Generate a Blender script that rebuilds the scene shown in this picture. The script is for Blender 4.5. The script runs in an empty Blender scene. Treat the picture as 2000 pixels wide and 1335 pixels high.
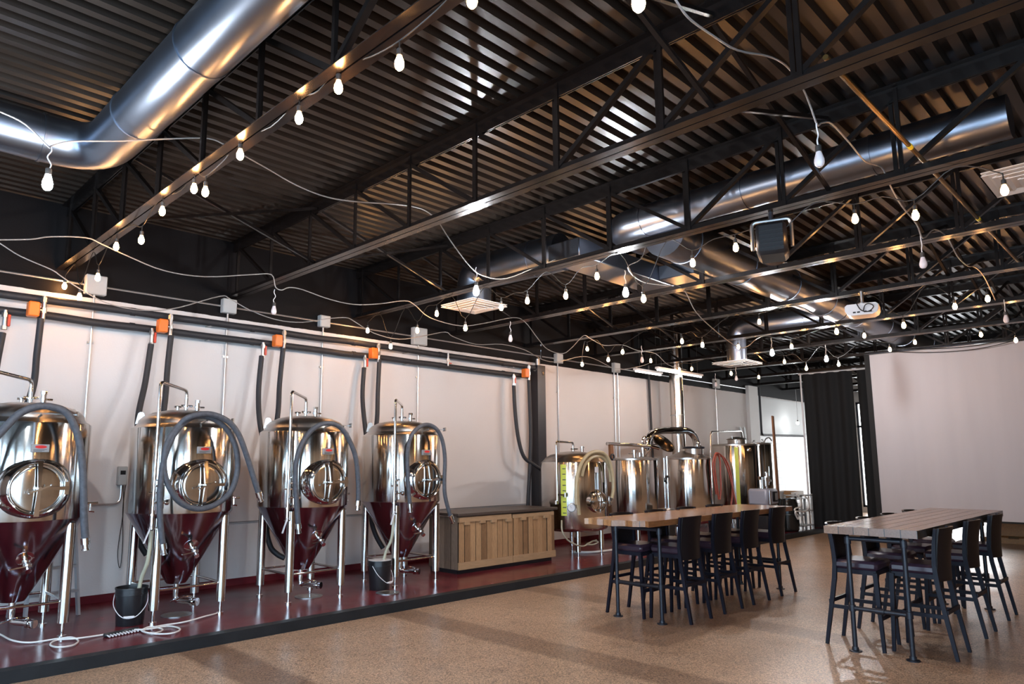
import bpy, math, random
from mathutils import Vector, Matrix, Euler
random.seed(7)
PI = math.pi
scene = bpy.context.scene
COL = scene.collection

# ------------------------------------------------------------------ camera calibration
YAW, PITCH, ROLL = 0.795660622, 0.142832941, -0.00305612008
FPX, CX, CY = 1370.08269, 944.888851, 707.988072
CAM = Vector((0, 0, 1.72))
_f = Vector((math.cos(YAW)*math.cos(PITCH), math.sin(YAW)*math.cos(PITCH), math.sin(PITCH)))
_r = Vector((math.sin(YAW), -math.cos(YAW), 0))
_u = _r.cross(_f)
R0 = _r*math.cos(ROLL) + _u*math.sin(ROLL)
R1 = -_r*math.sin(ROLL) + _u*math.cos(ROLL)
R2 = _f


def ray(px, py):
    return R0*((px-CX)/FPX) + R1*(-(py-CY)/FPX) + R2


def atz(px, py, z):
    d = ray(px, py); return CAM + d*((z-CAM.z)/d.z)


def aty(px, py, y):
    d = ray(px, py); return CAM + d*((y-CAM.y)/d.y)


def atx(px, py, x):
    d = ray(px, py); return CAM + d*((x-CAM.x)/d.x)


# ------------------------------------------------------------------ materials
def new_mat(name):
    m = bpy.data.materials.new(name); m.use_nodes = True
    nt = m.node_tree; b = nt.nodes['Principled BSDF']
    return m, nt, b


def setin(b, **kw):
    for k, v in kw.items():
        b.inputs[k.replace('_', ' ')].default_value = v


def mat(name, col, rough=.5, metal=0.0, noise=0.0, nscale=8.0, stretch=(1, 1, 1), bump=0.0, bscale=40.0, coat=0.0, spec=None, rvar=0.0):
    m, nt, b = new_mat(name)
    b.inputs['Base Color'].default_value = (*col, 1)
    b.inputs['Roughness'].default_value = rough
    b.inputs['Metallic'].default_value = metal
    if coat: b.inputs['Coat Weight'].default_value = coat; b.inputs['Coat Roughness'].default_value = .08
    if spec is not None: b.inputs['Specular IOR Level'].default_value = spec
    if noise or bump or rvar:
        tc = nt.nodes.new('ShaderNodeTexCoord')
        mp = nt.nodes.new('ShaderNodeMapping'); mp.inputs['Scale'].default_value = stretch
        nt.links.new(tc.outputs['Object'], mp.inputs[0])
        if noise or rvar:
            n = nt.nodes.new('ShaderNodeTexNoise'); n.inputs['Scale'].default_value = nscale; n.inputs['Detail'].default_value = 5
            nt.links.new(mp.outputs[0], n.inputs[0])
        if noise:
            mx = nt.nodes.new('ShaderNodeMix'); mx.data_type = 'RGBA'
            mx.inputs[6].default_value = (*[c*(1-noise) for c in col], 1)
            mx.inputs[7].default_value = (*[min(1, c*(1+noise)) for c in col], 1)
            nt.links.new(n.outputs[0], mx.inputs[0]); nt.links.new(mx.outputs[2], b.inputs['Base Color'])
        if rvar:
            mr = nt.nodes.new('ShaderNodeMapRange'); mr.inputs[3].default_value = max(.02, rough-rvar); mr.inputs[4].default_value = rough+rvar
            nt.links.new(n.outputs[0], mr.inputs[0]); nt.links.new(mr.outputs[0], b.inputs['Roughness'])
        if bump:
            n2 = nt.nodes.new('ShaderNodeTexNoise'); n2.inputs['Scale'].default_value = bscale; n2.inputs['Detail'].default_value = 3
            nt.links.new(mp.outputs[0], n2.inputs[0])
            bp = nt.nodes.new('ShaderNodeBump'); bp.inputs['Strength'].default_value = bump; bp.inputs['Distance'].default_value = .01
            nt.links.new(n2.outputs[0], bp.inputs['Height']); nt.links.new(bp.outputs[0], b.inputs['Normal'])
    return m


def emit(name, col, strength, base=(0.8, 0.8, 0.8)):
    m, nt, b = new_mat(name)
    b.inputs['Base Color'].default_value = (*base, 1)
    b.inputs['Emission Color'].default_value = (*col, 1)
    b.inputs['Emission Strength'].default_value = strength
    return m


M = {}
M['steel'] = mat('brushed_stainless', (.62, .60, .57), .13, 1, rvar=.04, nscale=3, stretch=(1, 1, .15))
def aniso(m, r, an):
    nt = m.node_tree; b = nt.nodes['Principled BSDF']
    for l in list(b.inputs['Roughness'].links): nt.links.remove(l)
    b.inputs['Roughness'].default_value = r; b.inputs['Anisotropic'].default_value = an; b.inputs['Anisotropic Rotation'].default_value = .25
    tg = nt.nodes.new('ShaderNodeTangent'); tg.direction_type = 'RADIAL'; tg.axis = 'Z'; nt.links.new(tg.outputs[0], b.inputs['Tangent'])
    return m


aniso(M['steel'], .145, .85)
M['steel_dome'] = mat('satin_stainless', (.46, .44, .42), .30, 1)
M['steel_polish'] = mat('polished_stainless', (.72, .71, .70), .09, 1)
M['steel_dull'] = mat('dull_steel', (.42, .42, .42), .35, 1)
M['galv'] = mat('galvanised_duct', (.19, .215, .265), .33, 1, noise=.05, nscale=5, rvar=.03)
M['joist'] = mat('joist_black_paint', (.0085, .0065, .006), .24, 0, noise=.3, nscale=10, spec=.32, rvar=.06)
M['deck'] = mat('deck_brown_paint', (.022, .0155, .012), .34, 0, noise=.25, nscale=2.5, stretch=(.5, 2, 1), spec=.28, rvar=.08)
M['black_iron'] = mat('black_iron', (.016, .018, .026), .38, .3, noise=.2, nscale=20)
M['black_plastic'] = mat('black_plastic', (.012, .012, .014), .32)
M['black_rubber'] = mat('black_foam_insulation', (.020, .020, .024), .6, noise=.3, nscale=14, bump=.4, bscale=30)
M['grey_hose'] = mat('grey_rubber_hose', (.060, .062, .074), .6, noise=.55, nscale=26, bump=.5, bscale=60)
M['clear_hose'] = mat('clear_vinyl_hose', (.42, .40, .30), .25, noise=.15, nscale=12)
M['beige_hose'] = mat('beige_hose', (.44, .36, .22), .35, noise=.2, nscale=12)
M['white_hose'] = mat('white_hose', (.75, .73, .70), .35)
M['red_hose'] = mat('red_hose', (.28, .055, .035), .35)
M['orange'] = mat('orange_actuator', (.80, .17, .02), .4)
M['red_handle'] = mat('red_valve_handle', (.55, .05, .02), .4)
M['cable'] = mat('armoured_cable', (.34, .32, .31), .4, .5, bump=.5, bscale=150)
M['black_wire'] = mat('black_wire', (.012, .011, .010), .45)
M['white_plastic'] = mat('white_plastic', (.75, .73, .74), .35)
M['grey_box'] = mat('grey_enamel_box', (.42, .43, .43), .45, noise=.1)
M['conduit'] = mat('emt_conduit', (.62, .62, .62), .3, .85)
M['vinyl'] = mat('dark_purple_vinyl', (.030, .016, .028), .30, noise=.2, nscale=6, spec=.6)
M['stool_wood'] = mat('black_stool_lacquer', (.007, .007, .014), .45, noise=.2, nscale=12, spec=.2)
M['stool_shell'] = mat('black_stool_shell', (.007, .005, .006), .45, spec=.3)
M['curtain'] = mat('black_drape', (.0045, .0045, .005), .85, noise=.3, nscale=2)
M['brass'] = mat('brass_pipe', (.16, .10, .035), .35, .8)
M['badge_red'] = mat('badge_red', (.55, .02, .02), .35)
M['badge_grey'] = mat('badge_grey', (.35, .35, .36), .35, .5)
M['yellow'] = mat('level_strip_yellow', (.58, .62, .06), .45)
M['yellow2'] = mat('yellow_plastic', (.85, .62, .03), .4)
M['orange_wood'] = mat('amber_wood', (.35, .15, .03), .5, noise=.3, nscale=4, stretch=(1, 8, 8))
M['paddle'] = mat('brown_paddle_wood', (.20, .085, .035), .5, noise=.25, nscale=6, stretch=(8, 8, 1))
M['tray_wood'] = mat('tray_wood', (.38, .21, .09), .5, noise=.25, nscale=8)
M['alu'] = mat('ladder_aluminium', (.5, .52, .55), .4, .8)
M['ceramic'] = mat('lamp_socket', (.03, .028, .027), .4)
M['lamp_white'] = mat('frosted_bulb', (.72, .66, .68), .3)
M['diffuser'] = mat('white_diffuser', (.74, .70, .67), .45)
M['bulb_warm'] = emit('amber_bulb_glow', (1.0, .46, .15), 240, (1, .7, .4))
M['bulb_cool'] = emit('led_bulb_glow', (.93, .97, 1.0), 2200, (1, 1, 1))
M['bulb_far'] = emit('far_bulb_glow', (.95, .98, 1.0), 120, (1, 1, 1))
M['tube_dim'] = emit('dim_tube_glow', (1.0, .96, .90), 5, (1, 1, 1))
M['tube_added'] = emit('added_tube_glow', (1.0, .97, .93), 45, (1, 1, 1))
M['day_added'] = emit('added_pane_back', (.93, .97, 1.0), 9, (.9, .9, .9))
M['day'] = emit('daylight_pane', (.52, .76, 1.0), 12.5, (.9, .9, .9))


# --- wall: cream masonry with a black painted band at the top
def wall_mat():
    m, nt, b = new_mat('cream_wall_black_band')
    tc = nt.nodes.new('ShaderNodeTexCoord'); sp = nt.nodes.new('ShaderNodeSeparateXYZ')
    nt.links.new(tc.outputs['Object'], sp.inputs[0])
    n = nt.nodes.new('ShaderNodeTexNoise'); n.inputs['Scale'].default_value = .7; n.inputs['Detail'].default_value = 4
    nt.links.new(tc.outputs['Object'], n.inputs[0])
    mx = nt.nodes.new('ShaderNodeMix'); mx.data_type = 'RGBA'
    mx.inputs[6].default_value = (.62, .575, .555, 1); mx.inputs[7].default_value = (.70, .665, .65, 1)
    nt.links.new(n.outputs[0], mx.inputs[0])
    n2 = nt.nodes.new('ShaderNodeTexNoise'); n2.inputs['Scale'].default_value = 6
    nt.links.new(tc.outputs['Object'], n2.inputs[0])
    ad = nt.nodes.new('ShaderNodeMath'); ad.operation = 'MULTIPLY_ADD'; ad.inputs[1].default_value = .02
    nt.links.new(n2.outputs[0], ad.inputs[0]); nt.links.new(sp.outputs[2], ad.inputs[2])
    gt = nt.nodes.new('ShaderNodeMath'); gt.operation = 'GREATER_THAN'; gt.inputs[1].default_value = 3.765
    nt.links.new(ad.outputs[0], gt.inputs[0])
    m2 = nt.nodes.new('ShaderNodeMix'); m2.data_type = 'RGBA'
    m2.inputs[7].default_value = (.0055, .0045, .005, 1)
    nt.links.new(gt.outputs[0], m2.inputs[0]); nt.links.new(mx.outputs[2], m2.inputs[6])
    nt.links.new(m2.outputs[2], b.inputs['Base Color'])
    b.inputs['Roughness'].default_value = .6; b.inputs['Specular IOR Level'].default_value = .12
    bp = nt.nodes.new('ShaderNodeBump'); bp.inputs['Strength'].default_value = .12; bp.inputs['Distance'].default_value = .01
    n3 = nt.nodes.new('ShaderNodeTexNoise'); n3.inputs['Scale'].default_value = 45
    nt.links.new(tc.outputs['Object'], n3.inputs[0]); nt.links.new(n3.outputs[0], bp.inputs['Height']); nt.links.new(bp.outputs[0], b.inputs['Normal'])
    return m


def floor_mat():
    m, nt, b = new_mat('polished_aggregate_concrete')
    N = nt.nodes.new; L = nt.links.new
    tc = N('ShaderNodeTexCoord'); sp = N('ShaderNodeSeparateXYZ'); L(tc.outputs['Object'], sp.inputs[0])
    big = N('ShaderNodeTexNoise'); big.inputs['Scale'].default_value = .9; big.inputs['Detail'].default_value = 6; L(tc.outputs['Object'], big.inputs[0])
    mx = N('ShaderNodeMix'); mx.data_type = 'RGBA'
    mx.inputs[6].default_value = (.32, .205, .132, 1); mx.inputs[7].default_value = (.54, .365, .245, 1); L(big.outputs[0], mx.inputs[0])
    # aggregate speckle
    vo = N('ShaderNodeTexVoronoi'); vo.inputs['Scale'].default_value = 110; L(tc.outputs['Object'], vo.inputs[0])
    sc = N('ShaderNodeSeparateColor'); L(vo.outputs['Color'], sc.inputs[0])
    mr = N('ShaderNodeMapRange'); mr.inputs[3].default_value = .36; mr.inputs[4].default_value = 1.50; L(sc.outputs[0], mr.inputs[0])
    mu = N('ShaderNodeMix'); mu.data_type = 'RGBA'; mu.blend_type = 'MULTIPLY'; mu.inputs[0].default_value = 1
    L(mx.outputs[2], mu.inputs[6]); L(mr.outputs[0], mu.inputs[7])
    # old wear marks: bands across the floor (former partitions) and a stained rectangle round the table
    wob = N('ShaderNodeTexNoise'); wob.inputs['Scale'].default_value = 2.2; wob.inputs['Detail'].default_value = 5; L(tc.outputs['Object'], wob.inputs[0])

    def band(axis, c, half, soft=.035):
        a = N('ShaderNodeMath'); a.operation = 'SUBTRACT'; a.inputs[1].default_value = c; L(sp.outputs[axis], a.inputs[0])
        w = N('ShaderNodeMath'); w.operation = 'MULTIPLY_ADD'; w.inputs[1].default_value = .10; L(wob.outputs[0], w.inputs[0]); L(a.outputs[0], w.inputs[2])
        s0 = N('ShaderNodeMath'); s0.operation = 'SUBTRACT'; s0.inputs[1].default_value = .05; L(w.outputs[0], s0.inputs[0])
        ab = N('ShaderNodeMath'); ab.operation = 'ABSOLUTE'; L(s0.outputs[0], ab.inputs[0])
        r = N('ShaderNodeMapRange'); r.inputs[1].default_value = half-soft; r.inputs[2].default_value = half+soft; r.inputs[3].default_value = 1; r.inputs[4].default_value = 0
        L(ab.outputs[0], r.inputs[0]); return r.outputs[0]

    def mul(a, bb):
        x = N('ShaderNodeMath'); x.operation = 'MULTIPLY'
        for i, v in enumerate((a, bb)):
            if isinstance(v, float): x.inputs[i].default_value = v
            else: L(v, x.inputs[i])
        return x.outputs[0]

    def mxx(a, bb):
        x = N('ShaderNodeMath'); x.operation = 'MAXIMUM'; L(a, x.inputs[0]); L(bb, x.inputs[1]); return x.outputs[0]
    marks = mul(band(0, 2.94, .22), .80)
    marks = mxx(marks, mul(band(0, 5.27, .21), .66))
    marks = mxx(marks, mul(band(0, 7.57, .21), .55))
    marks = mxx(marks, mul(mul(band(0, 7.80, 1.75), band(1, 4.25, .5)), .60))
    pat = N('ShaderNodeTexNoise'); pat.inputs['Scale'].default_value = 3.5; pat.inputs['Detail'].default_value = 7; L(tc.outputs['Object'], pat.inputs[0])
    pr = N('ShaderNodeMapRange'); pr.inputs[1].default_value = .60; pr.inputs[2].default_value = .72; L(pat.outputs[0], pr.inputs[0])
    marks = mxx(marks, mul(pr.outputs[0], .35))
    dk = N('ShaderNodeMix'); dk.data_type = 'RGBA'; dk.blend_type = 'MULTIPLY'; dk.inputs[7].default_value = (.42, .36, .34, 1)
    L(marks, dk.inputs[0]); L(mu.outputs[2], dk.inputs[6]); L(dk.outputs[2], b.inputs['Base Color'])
    rr = N('ShaderNodeMapRange'); rr.inputs[3].default_value = .22; rr.inputs[4].default_value = .46; L(wob.outputs[0], rr.inputs[0]); L(rr.outputs[0], b.inputs['Roughness'])
    b.inputs['Specular IOR Level'].default_value = .45
    return m


def red_floor_mat():
    m, nt, b = new_mat('red_epoxy_platform')
    N = nt.nodes.new; L = nt.links.new
    tc = N('ShaderNodeTexCoord')
    n = N('ShaderNodeTexNoise'); n.inputs['Scale'].default_value = 2.2; n.inputs['Detail'].default_value = 7; L(tc.outputs['Object'], n.inputs[0])
    r = N('ShaderNodeMapRange'); r.inputs[1].default_value = .30; r.inputs[2].default_value = .75; L(n.outputs[0], r.inputs[0])
    mx = N('ShaderNodeMix'); mx.data_type = 'RGBA'; mx.inputs[6].default_value = (.075, .006, .012, 1); mx.inputs[7].default_value = (.19, .030, .036, 1)
    L(r.outputs[0], mx.inputs[0]); L(mx.outputs[2], b.inputs['Base Color'])
    rr = N('ShaderNodeMapRange'); b.inputs['Specular IOR Level'].default_value = .30; rr.inputs[3].default_value = .10; rr.inputs[4].default_value = .34; L(n.outputs[0], rr.inputs[0]); L(rr.outputs[0], b.inputs['Roughness'])
    return m


def plank_mat(name, c1, c2, c3, width, axis, rough=.5, grain=(1, 1, 1), spec=.5):
    """boards of a given width side by side along an axis, each its own tone, with grain"""
    m, nt, b = new_mat(name); N = nt.nodes.new; L = nt.links.new
    tc = N('ShaderNodeTexCoord'); sp = N('ShaderNodeSeparateXYZ'); L(tc.outputs['Object'], sp.inputs[0])
    d = N('ShaderNodeMath'); d.operation = 'DIVIDE'; d.inputs[1].default_value = width; L(sp.outputs[axis], d.inputs[0])
    fl = N('ShaderNodeMath'); fl.operation = 'FLOOR'; L(d.outputs[0], fl.inputs[0])
    wn = N('ShaderNodeTexWhiteNoise'); wn.noise_dimensions = '1D'; L(fl.outputs[0], wn.inputs['W'])
    cr = N('ShaderNodeValToRGB'); e = cr.color_ramp.elements
    e[0].color = (*c1, 1); e[1].color = (*c3, 1); x = e.new(.5); x.color = (*c2, 1); L(wn.outputs['Value'], cr.inputs[0])
    mp = N('ShaderNodeMapping'); mp.inputs['Scale'].default_value = grain; L(tc.outputs['Object'], mp.inputs[0])
    n = N('ShaderNodeTexNoise'); n.inputs['Scale'].default_value = 5; n.inputs['Detail'].default_value = 8; n.inputs['Distortion'].default_value = 1.2; L(mp.outputs[0], n.inputs[0])
    r = N('ShaderNodeMapRange'); r.inputs[3].default_value = .45; r.inputs[4].default_value = 1.5; L(n.outputs[0], r.inputs[0])
    mu = N('ShaderNodeMix'); mu.data_type = 'RGBA'; mu.blend_type = 'MULTIPLY'; mu.inputs[0].default_value = 1
    L(cr.outputs[0], mu.inputs[6]); L(r.outputs[0], mu.inputs[7])
    fr = N('ShaderNodeMath'); fr.operation = 'FRACT'; L(d.outputs[0], fr.inputs[0])
    lt = N('ShaderNodeMath'); lt.operation = 'LESS_THAN'; lt.inputs[1].default_value = .03; L(fr.outputs[0], lt.inputs[0])
    dk = N('ShaderNodeMix'); dk.data_type = 'RGBA'; dk.inputs[7].default_value = (.02, .013, .008, 1); L(lt.outputs[0], dk.inputs[0]); L(mu.outputs[2], dk.inputs[6])
    L(dk.outputs[2], b.inputs['Base Color']); b.inputs['Roughness'].default_value = rough; b.inputs['Specular IOR Level'].default_value = spec
    return m


def tile_mat():
    m, nt, b = new_mat('white_wall_tiles'); N = nt.nodes.new; L = nt.links.new
    tc = N('ShaderNodeTexCoord'); sp = N('ShaderNodeSeparateXYZ'); L(tc.outputs['Object'], sp.inputs[0])
    cb = N('ShaderNodeCombineXYZ'); L(sp.outputs[0], cb.inputs[0]); L(sp.outputs[2], cb.inputs[1])
    br = N('ShaderNodeTexBrick'); br.inputs['Scale'].default_value = 1; br.inputs['Brick Width'].default_value = .42; br.inputs['Row Height'].default_value = .21
    br.inputs['Mortar Size'].default_value = .010; br.inputs['Color1'].default_value = (.44, .43, .42, 1); br.inputs['Color2'].default_value = (.48, .465, .455, 1); br.inputs['Mortar'].default_value = (.25, .24, .235, 1)
    L(cb.outputs[0], br.inputs[0]); L(br.outputs[0], b.inputs['Base Color']); b.inputs['Roughness'].default_value = .25
    return m


M['wall'] = wall_mat(); M['floor'] = floor_mat(); M['red_floor'] = red_floor_mat(); M['tile'] = tile_mat()
M['kerb'] = mat('black_kerb_paint', (.016, .017, .019), .45, noise=.4, nscale=6, bump=.15, spec=.25)
M['wall_far'] = mat('far_wall_paint', (.62, .60, .58), .6, noise=.05, nscale=1)
M['wall_side'] = plank_mat('brown_side_wall_boards', (.30, .20, .12), (.44, .31, .20), (.56, .42, .29), .6, 0, .5, (6, 6, .5))
M['wall_front'] = mat('front_wall_paint', (.28, .24, .22), .6, noise=.1, nscale=1)
M['counter'] = plank_mat('reclaimed_boards', (.20, .105, .048), (.33, .185, .088), (.41, .24, .12), .118, 0, .55, (14, 14, 1.6))
M['counter_side'] = plank_mat('weathered_end_boards', (.13, .085, .06), (.20, .135, .095), (.25, .17, .12), .15, 1, .6, (14, 14, 1.6))
M['counter_rail'] = mat('pale_reclaimed_rail', (.37, .225, .12), .55, noise=.3, nscale=5, stretch=(1.5, 14, 14))
M['counter_top'] = mat('dark_counter_top', (.055, .038, .030), .45, noise=.3, nscale=4, stretch=(1, 8, 8))
M['table'] = plank_mat('table_planks', (.26, .115, .045), (.38, .185, .08), (.48, .26, .12), .14, 1, .20, (1.2, 16, 16), .5)
M['tableb'] = plank_mat('table_planks_dull', (.17, .088, .055), (.22, .125, .08), (.26, .155, .10), .13, 1, .22, (1.2, 16, 16), .5)


def screen_mat():
    m, nt, b = new_mat('screen_cloth'); N = nt.nodes.new; L = nt.links.new
    tc = N('ShaderNodeTexCoord'); mp = N('ShaderNodeMapping'); mp.inputs['Scale'].default_value = (1, 2.2, .25); L(tc.outputs['Object'], mp.inputs[0])
    n = N('ShaderNodeTexNoise'); n.inputs['Scale'].default_value = 1.4; n.inputs['Detail'].default_value = 3; L(mp.outputs[0], n.inputs[0])
    mx = N('ShaderNodeMix'); mx.data_type = 'RGBA'; mx.inputs[6].default_value = (.36, .335, .345, 1); mx.inputs[7].default_value = (.43, .40, .41, 1); L(n.outputs[0], mx.inputs[0]); L(mx.outputs[2], b.inputs['Base Color'])
    b.inputs['Roughness'].default_value = .75
    return m


M['screen'] = screen_mat()


# ------------------------------------------------------------------ mesh building
class MB:
    def __init__(s):
        s.v = []; s.f = []

    def add(s, vs, fs):
        o = len(s.v); s.v += [tuple(p) for p in vs]; s.f += [tuple(i+o for i in f) for f in fs]; return s

    def box(s, x0, x1, y0, y1, z0, z1):
        vs = [(x0, y0, z0), (x1, y0, z0), (x1, y1, z0), (x0, y1, z0), (x0, y0, z1), (x1, y0, z1), (x1, y1, z1), (x0, y1, z1)]
        return s.add(vs, [(0, 3, 2, 1), (4, 5, 6, 7), (0, 1, 5, 4), (1, 2, 6, 5), (2, 3, 7, 6), (3, 0, 4, 7)])

    def rbox(s, x0, x1, y0, y1, z0, z1, r=.01):
        """box with chamfered edges"""
        vs = []
        for z, i in ((z0, r), (z0+r, 0), (z1-r, 0), (z1, r)):
            a, b_, c, d = x0+i, x1-i, y0+i, y1-i
            k = r if i == 0 else 0
            vs += [(a+k, c, z), (b_-k, c, z), (b_, c+k, z), (b_, d-k, z), (b_-k, d, z), (a+k, d, z), (a, d-k, z), (a, c+k, z)]
        fs = [tuple(reversed(range(8))), tuple(range(24, 32))]
        for l in range(3):
            for i in range(8):
                j = (i+1) % 8; fs.append((l*8+i, l*8+j, l*8+8+j, l*8+8+i))
        return s.add(vs, fs)

    def bar(s, p, q, w, h, up=(0, 0, 1), w2=None, h2=None):
        p = Vector(p); q = Vector(q); d = (q-p).normalized(); u = Vector(up)
        a = d.cross(u)
        if a.length < 1e-4: a = d.cross(Vector((1, 0, 0)))
        a.normalize(); u = a.cross(d).normalized()
        w2 = w if w2 is None else w2; h2 = h if h2 is None else h2
        vs = []
        for c, ww, hh in ((p, w, h), (q, w2, h2)):
            vs += [c-a*ww/2-u*hh/2, c+a*ww/2-u*hh/2, c+a*ww/2+u*hh/2, c-a*ww/2+u*hh/2]
        return s.add(vs, [(3, 2, 1, 0), (4, 5, 6, 7), (0, 1, 5, 4), (1, 2, 6, 5), (2, 3, 7, 6), (3, 0, 4, 7)])

    def tube(s, pts, r, n=8, closed=False):
        P = [Vector(p) for p in pts]; m = len(P)
        rs = r if isinstance(r, (list, tuple)) else [r]*m
        if closed: T = [(P[(i+1) % m]-P[i-1]).normalized() for i in range(m)]
        else: T = [(P[min(i+1, m-1)]-P[max(i-1, 0)]).normalized() for i in range(m)]
        t = T[0]; a = t.cross(Vector((0, 0, 1)))
        if a.length < 1e-3: a = t.cross(Vector((0, 1, 0)))
        a.normalize(); vs = []
        for i in range(m):
            t = T[i]; a = (a - t*a.dot(t))
            if a.length < 1e-5: a = t.cross(Vector((.3, .5, .8)))
            a.normalize(); b_ = t.cross(a)
            for k in range(n):
                g = 2*PI*k/n; vs.append(P[i]+(a*math.cos(g)+b_*math.sin(g))*rs[i])
        fs = []
        for i in range(m if closed else m-1):
            j = (i+1) % m
            for k in range(n):
                l = (k+1) % n; fs.append((i*n+k, i*n+l, j*n+l, j*n+k))
        if not closed: fs += [tuple(reversed(range(n))), tuple(range((m-1)*n, m*n))]
        return s.add(vs, fs)

    def lathe(s, prof, n=32, c=(0, 0, 0), axis=(0, 0, 1), a0=0.0, a1=None):
        """profile [(radius, height along axis)]"""
        c = Vector(c); ax = Vector(axis).normalized()
        e = ax.cross(Vector((0, 0, 1)))
        e = Vector((1, 0, 0)) if e.length < 1e-4 else e.normalized()
        g = ax.cross(e)
        full = a1 is None
        nn = n if full else n+1
        vs = []
        for r, h in prof:
            for k in range(nn):
                t = a0 + (2*PI if full else a1-a0)*k/n
                vs.append(c+ax*h+(e*math.cos(t)+g*math.sin(t))*max(r, 1e-5))
        fs = []
        for i in range(len(prof)-1):
            for k in range(n):
                l = (k+1) % nn
                fs.append((i*nn+k, i*nn+l, (i+1)*nn+l, (i+1)*nn+k))
        if full:
            if prof[0][0] > 1e-4: fs.append(tuple(reversed(range(nn))))
            if prof[-1][0] > 1e-4: fs.append(tuple(range((len(prof)-1)*nn, len(prof)*nn)))
        return s.add(vs, fs)

    def cyl(s, p, q, r, n=16, r2=None):
        p = Vector(p); q = Vector(q); h = (q-p).length
        return s.lathe([(r, 0), (r if r2 is None else r2, h)], n, p, q-p)

    def sphere(s, c, r, n=16, m=10, sz=1.0):
        return s.lathe([(r*math.sin(PI*i/m), -r*sz*math.cos(PI*i/m)) for i in range(m+1)], n, c)

    def prism(s, poly, d):
        """extrude a 3-d polygon by vector d"""
        n = len(poly); P = [Vector(p) for p in poly]; d = Vector(d)
        fs = [tuple(reversed(range(n))), tuple(range(n, 2*n))]+[(i, (i+1) % n, n+(i+1) % n, n+i) for i in range(n)]
        return s.add(P+[p+d for p in P], fs)

    def torus(s, c, R_, r, axis=(0, 0, 1), n=32, m=8):
        c = Vector(c); ax = Vector(axis).normalized(); e = ax.cross(Vector((0, 0, 1)))
        e = Vector((1, 0, 0)) if e.length < 1e-4 else e.normalized(); g = ax.cross(e)
        return s.tube([c+(e*math.cos(2*PI*i/n)+g*math.sin(2*PI*i/n))*R_ for i in range(n)], r, m, True)

    def build(s, name, material, parent=None, loc=None, sharp=38):
        me = bpy.data.meshes.new(name); me.from_pydata(s.v, [], s.f); me.update()
        import bmesh
        bm = bmesh.new(); bm.from_mesh(me); bmesh.ops.recalc_face_normals(bm, faces=bm.faces); bm.to_mesh(me); bm.free()
        me.polygons.foreach_set('use_smooth', [True]*len(me.polygons))
        try: me.set_sharp_from_angle(angle=math.radians(sharp))
        except Exception: pass
        me.materials.append(material)
        o = bpy.data.objects.new(name, me); COL.objects.link(o)
        if parent is not None: o.parent = parent
        if loc is not None: o.location = loc
        return o


def smooth(pts, k=6):
    """Catmull-Rom through points"""
    P = [Vector(p) for p in pts]
    if len(P) < 3: return P
    out = []
    for i in range(len(P)-1):
        a = P[max(i-1, 0)]; b_ = P[i]; c = P[i+1]; d = P[min(i+2, len(P)-1)]
        for j in range(k):
            t = j/k
            out.append(.5*((2*b_)+(c-a)*t+(2*a-5*b_+4*c-d)*t*t+(3*b_-a-3*c+d)*t**3))
    out.append(P[-1]); return out


def fillet(pts, r, k=5):
    """polyline with rounded corners"""
    P = [Vector(p) for p in pts]; out = [P[0]]
    for i in range(1, len(P)-1):
        a = (P[i-1]-P[i]); b_ = (P[i+1]-P[i]); rr = min(r, a.length*.49, b_.length*.49)
        s0 = P[i]+a.normalized()*rr; s1 = P[i]+b_.normalized()*rr
        for j in range(k+1):
            t = j/k; out.append(s0*(1-t)**2+P[i]*2*t*(1-t)+s1*t*t)
    out.append(P[-1]); return out


def tag(o, label=None, cat=None, group=None, kind=None):
    if label: o['label'] = label
    if cat: o['category'] = cat
    if group: o['group'] = group
    if kind: o['kind'] = kind
    return o


def thing(name, label, cat, loc=(0, 0, 0), rz=0.0, group=None):
    o = bpy.data.objects.new(name, None); COL.objects.link(o); o.empty_display_size = .1
    o.location = loc; o.rotation_euler = (0, 0, rz)
    return tag(o, label, cat, group)


def dup(root, loc, rz=None, label=None, group=None):
    def rec(o, parent):
        c = o.copy(); COL.objects.link(c)
        if parent is not None: c.parent = parent
        for ch in list(o.children): rec(ch, c)
        return c
    r = rec(root, None); r.location = loc
    if rz is not None: r.rotation_euler = (0, 0, rz)
    if label: r['label'] = label
    if group: r['group'] = group
    return r


def struct(mb, name, m, **k):
    return tag(mb.build(name, m, **k), kind='structure')


# ------------------------------------------------------------------ setting
W = 9.42; YR = -2.55; XF = -4.0; XB = 27.0; PZ = .10; KY = 6.93; DECK = 4.86
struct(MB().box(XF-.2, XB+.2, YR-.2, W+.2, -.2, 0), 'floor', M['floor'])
struct(MB().box(XF, 19.6, KY, W, .001, PZ), 'platform_floor', M['red_floor'])
struct(MB().box(XF, 19.6, KY-.09, KY+.03, 0, PZ+.004), 'trim_1', M['kerb'])       # kerb along the platform edge
struct(MB().box(XF, XB, W, W+.2, 0, DECK+.1), 'wall_left', M['wall'])
struct(MB().box(XF, 19.6, W-.012, W, PZ, PZ+.09), 'baseboard_left', M['red_floor'])
# front and side walls behind the camera, with tall shop windows
wz0, wz1 = .18, 3.85
WN = [0]


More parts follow.
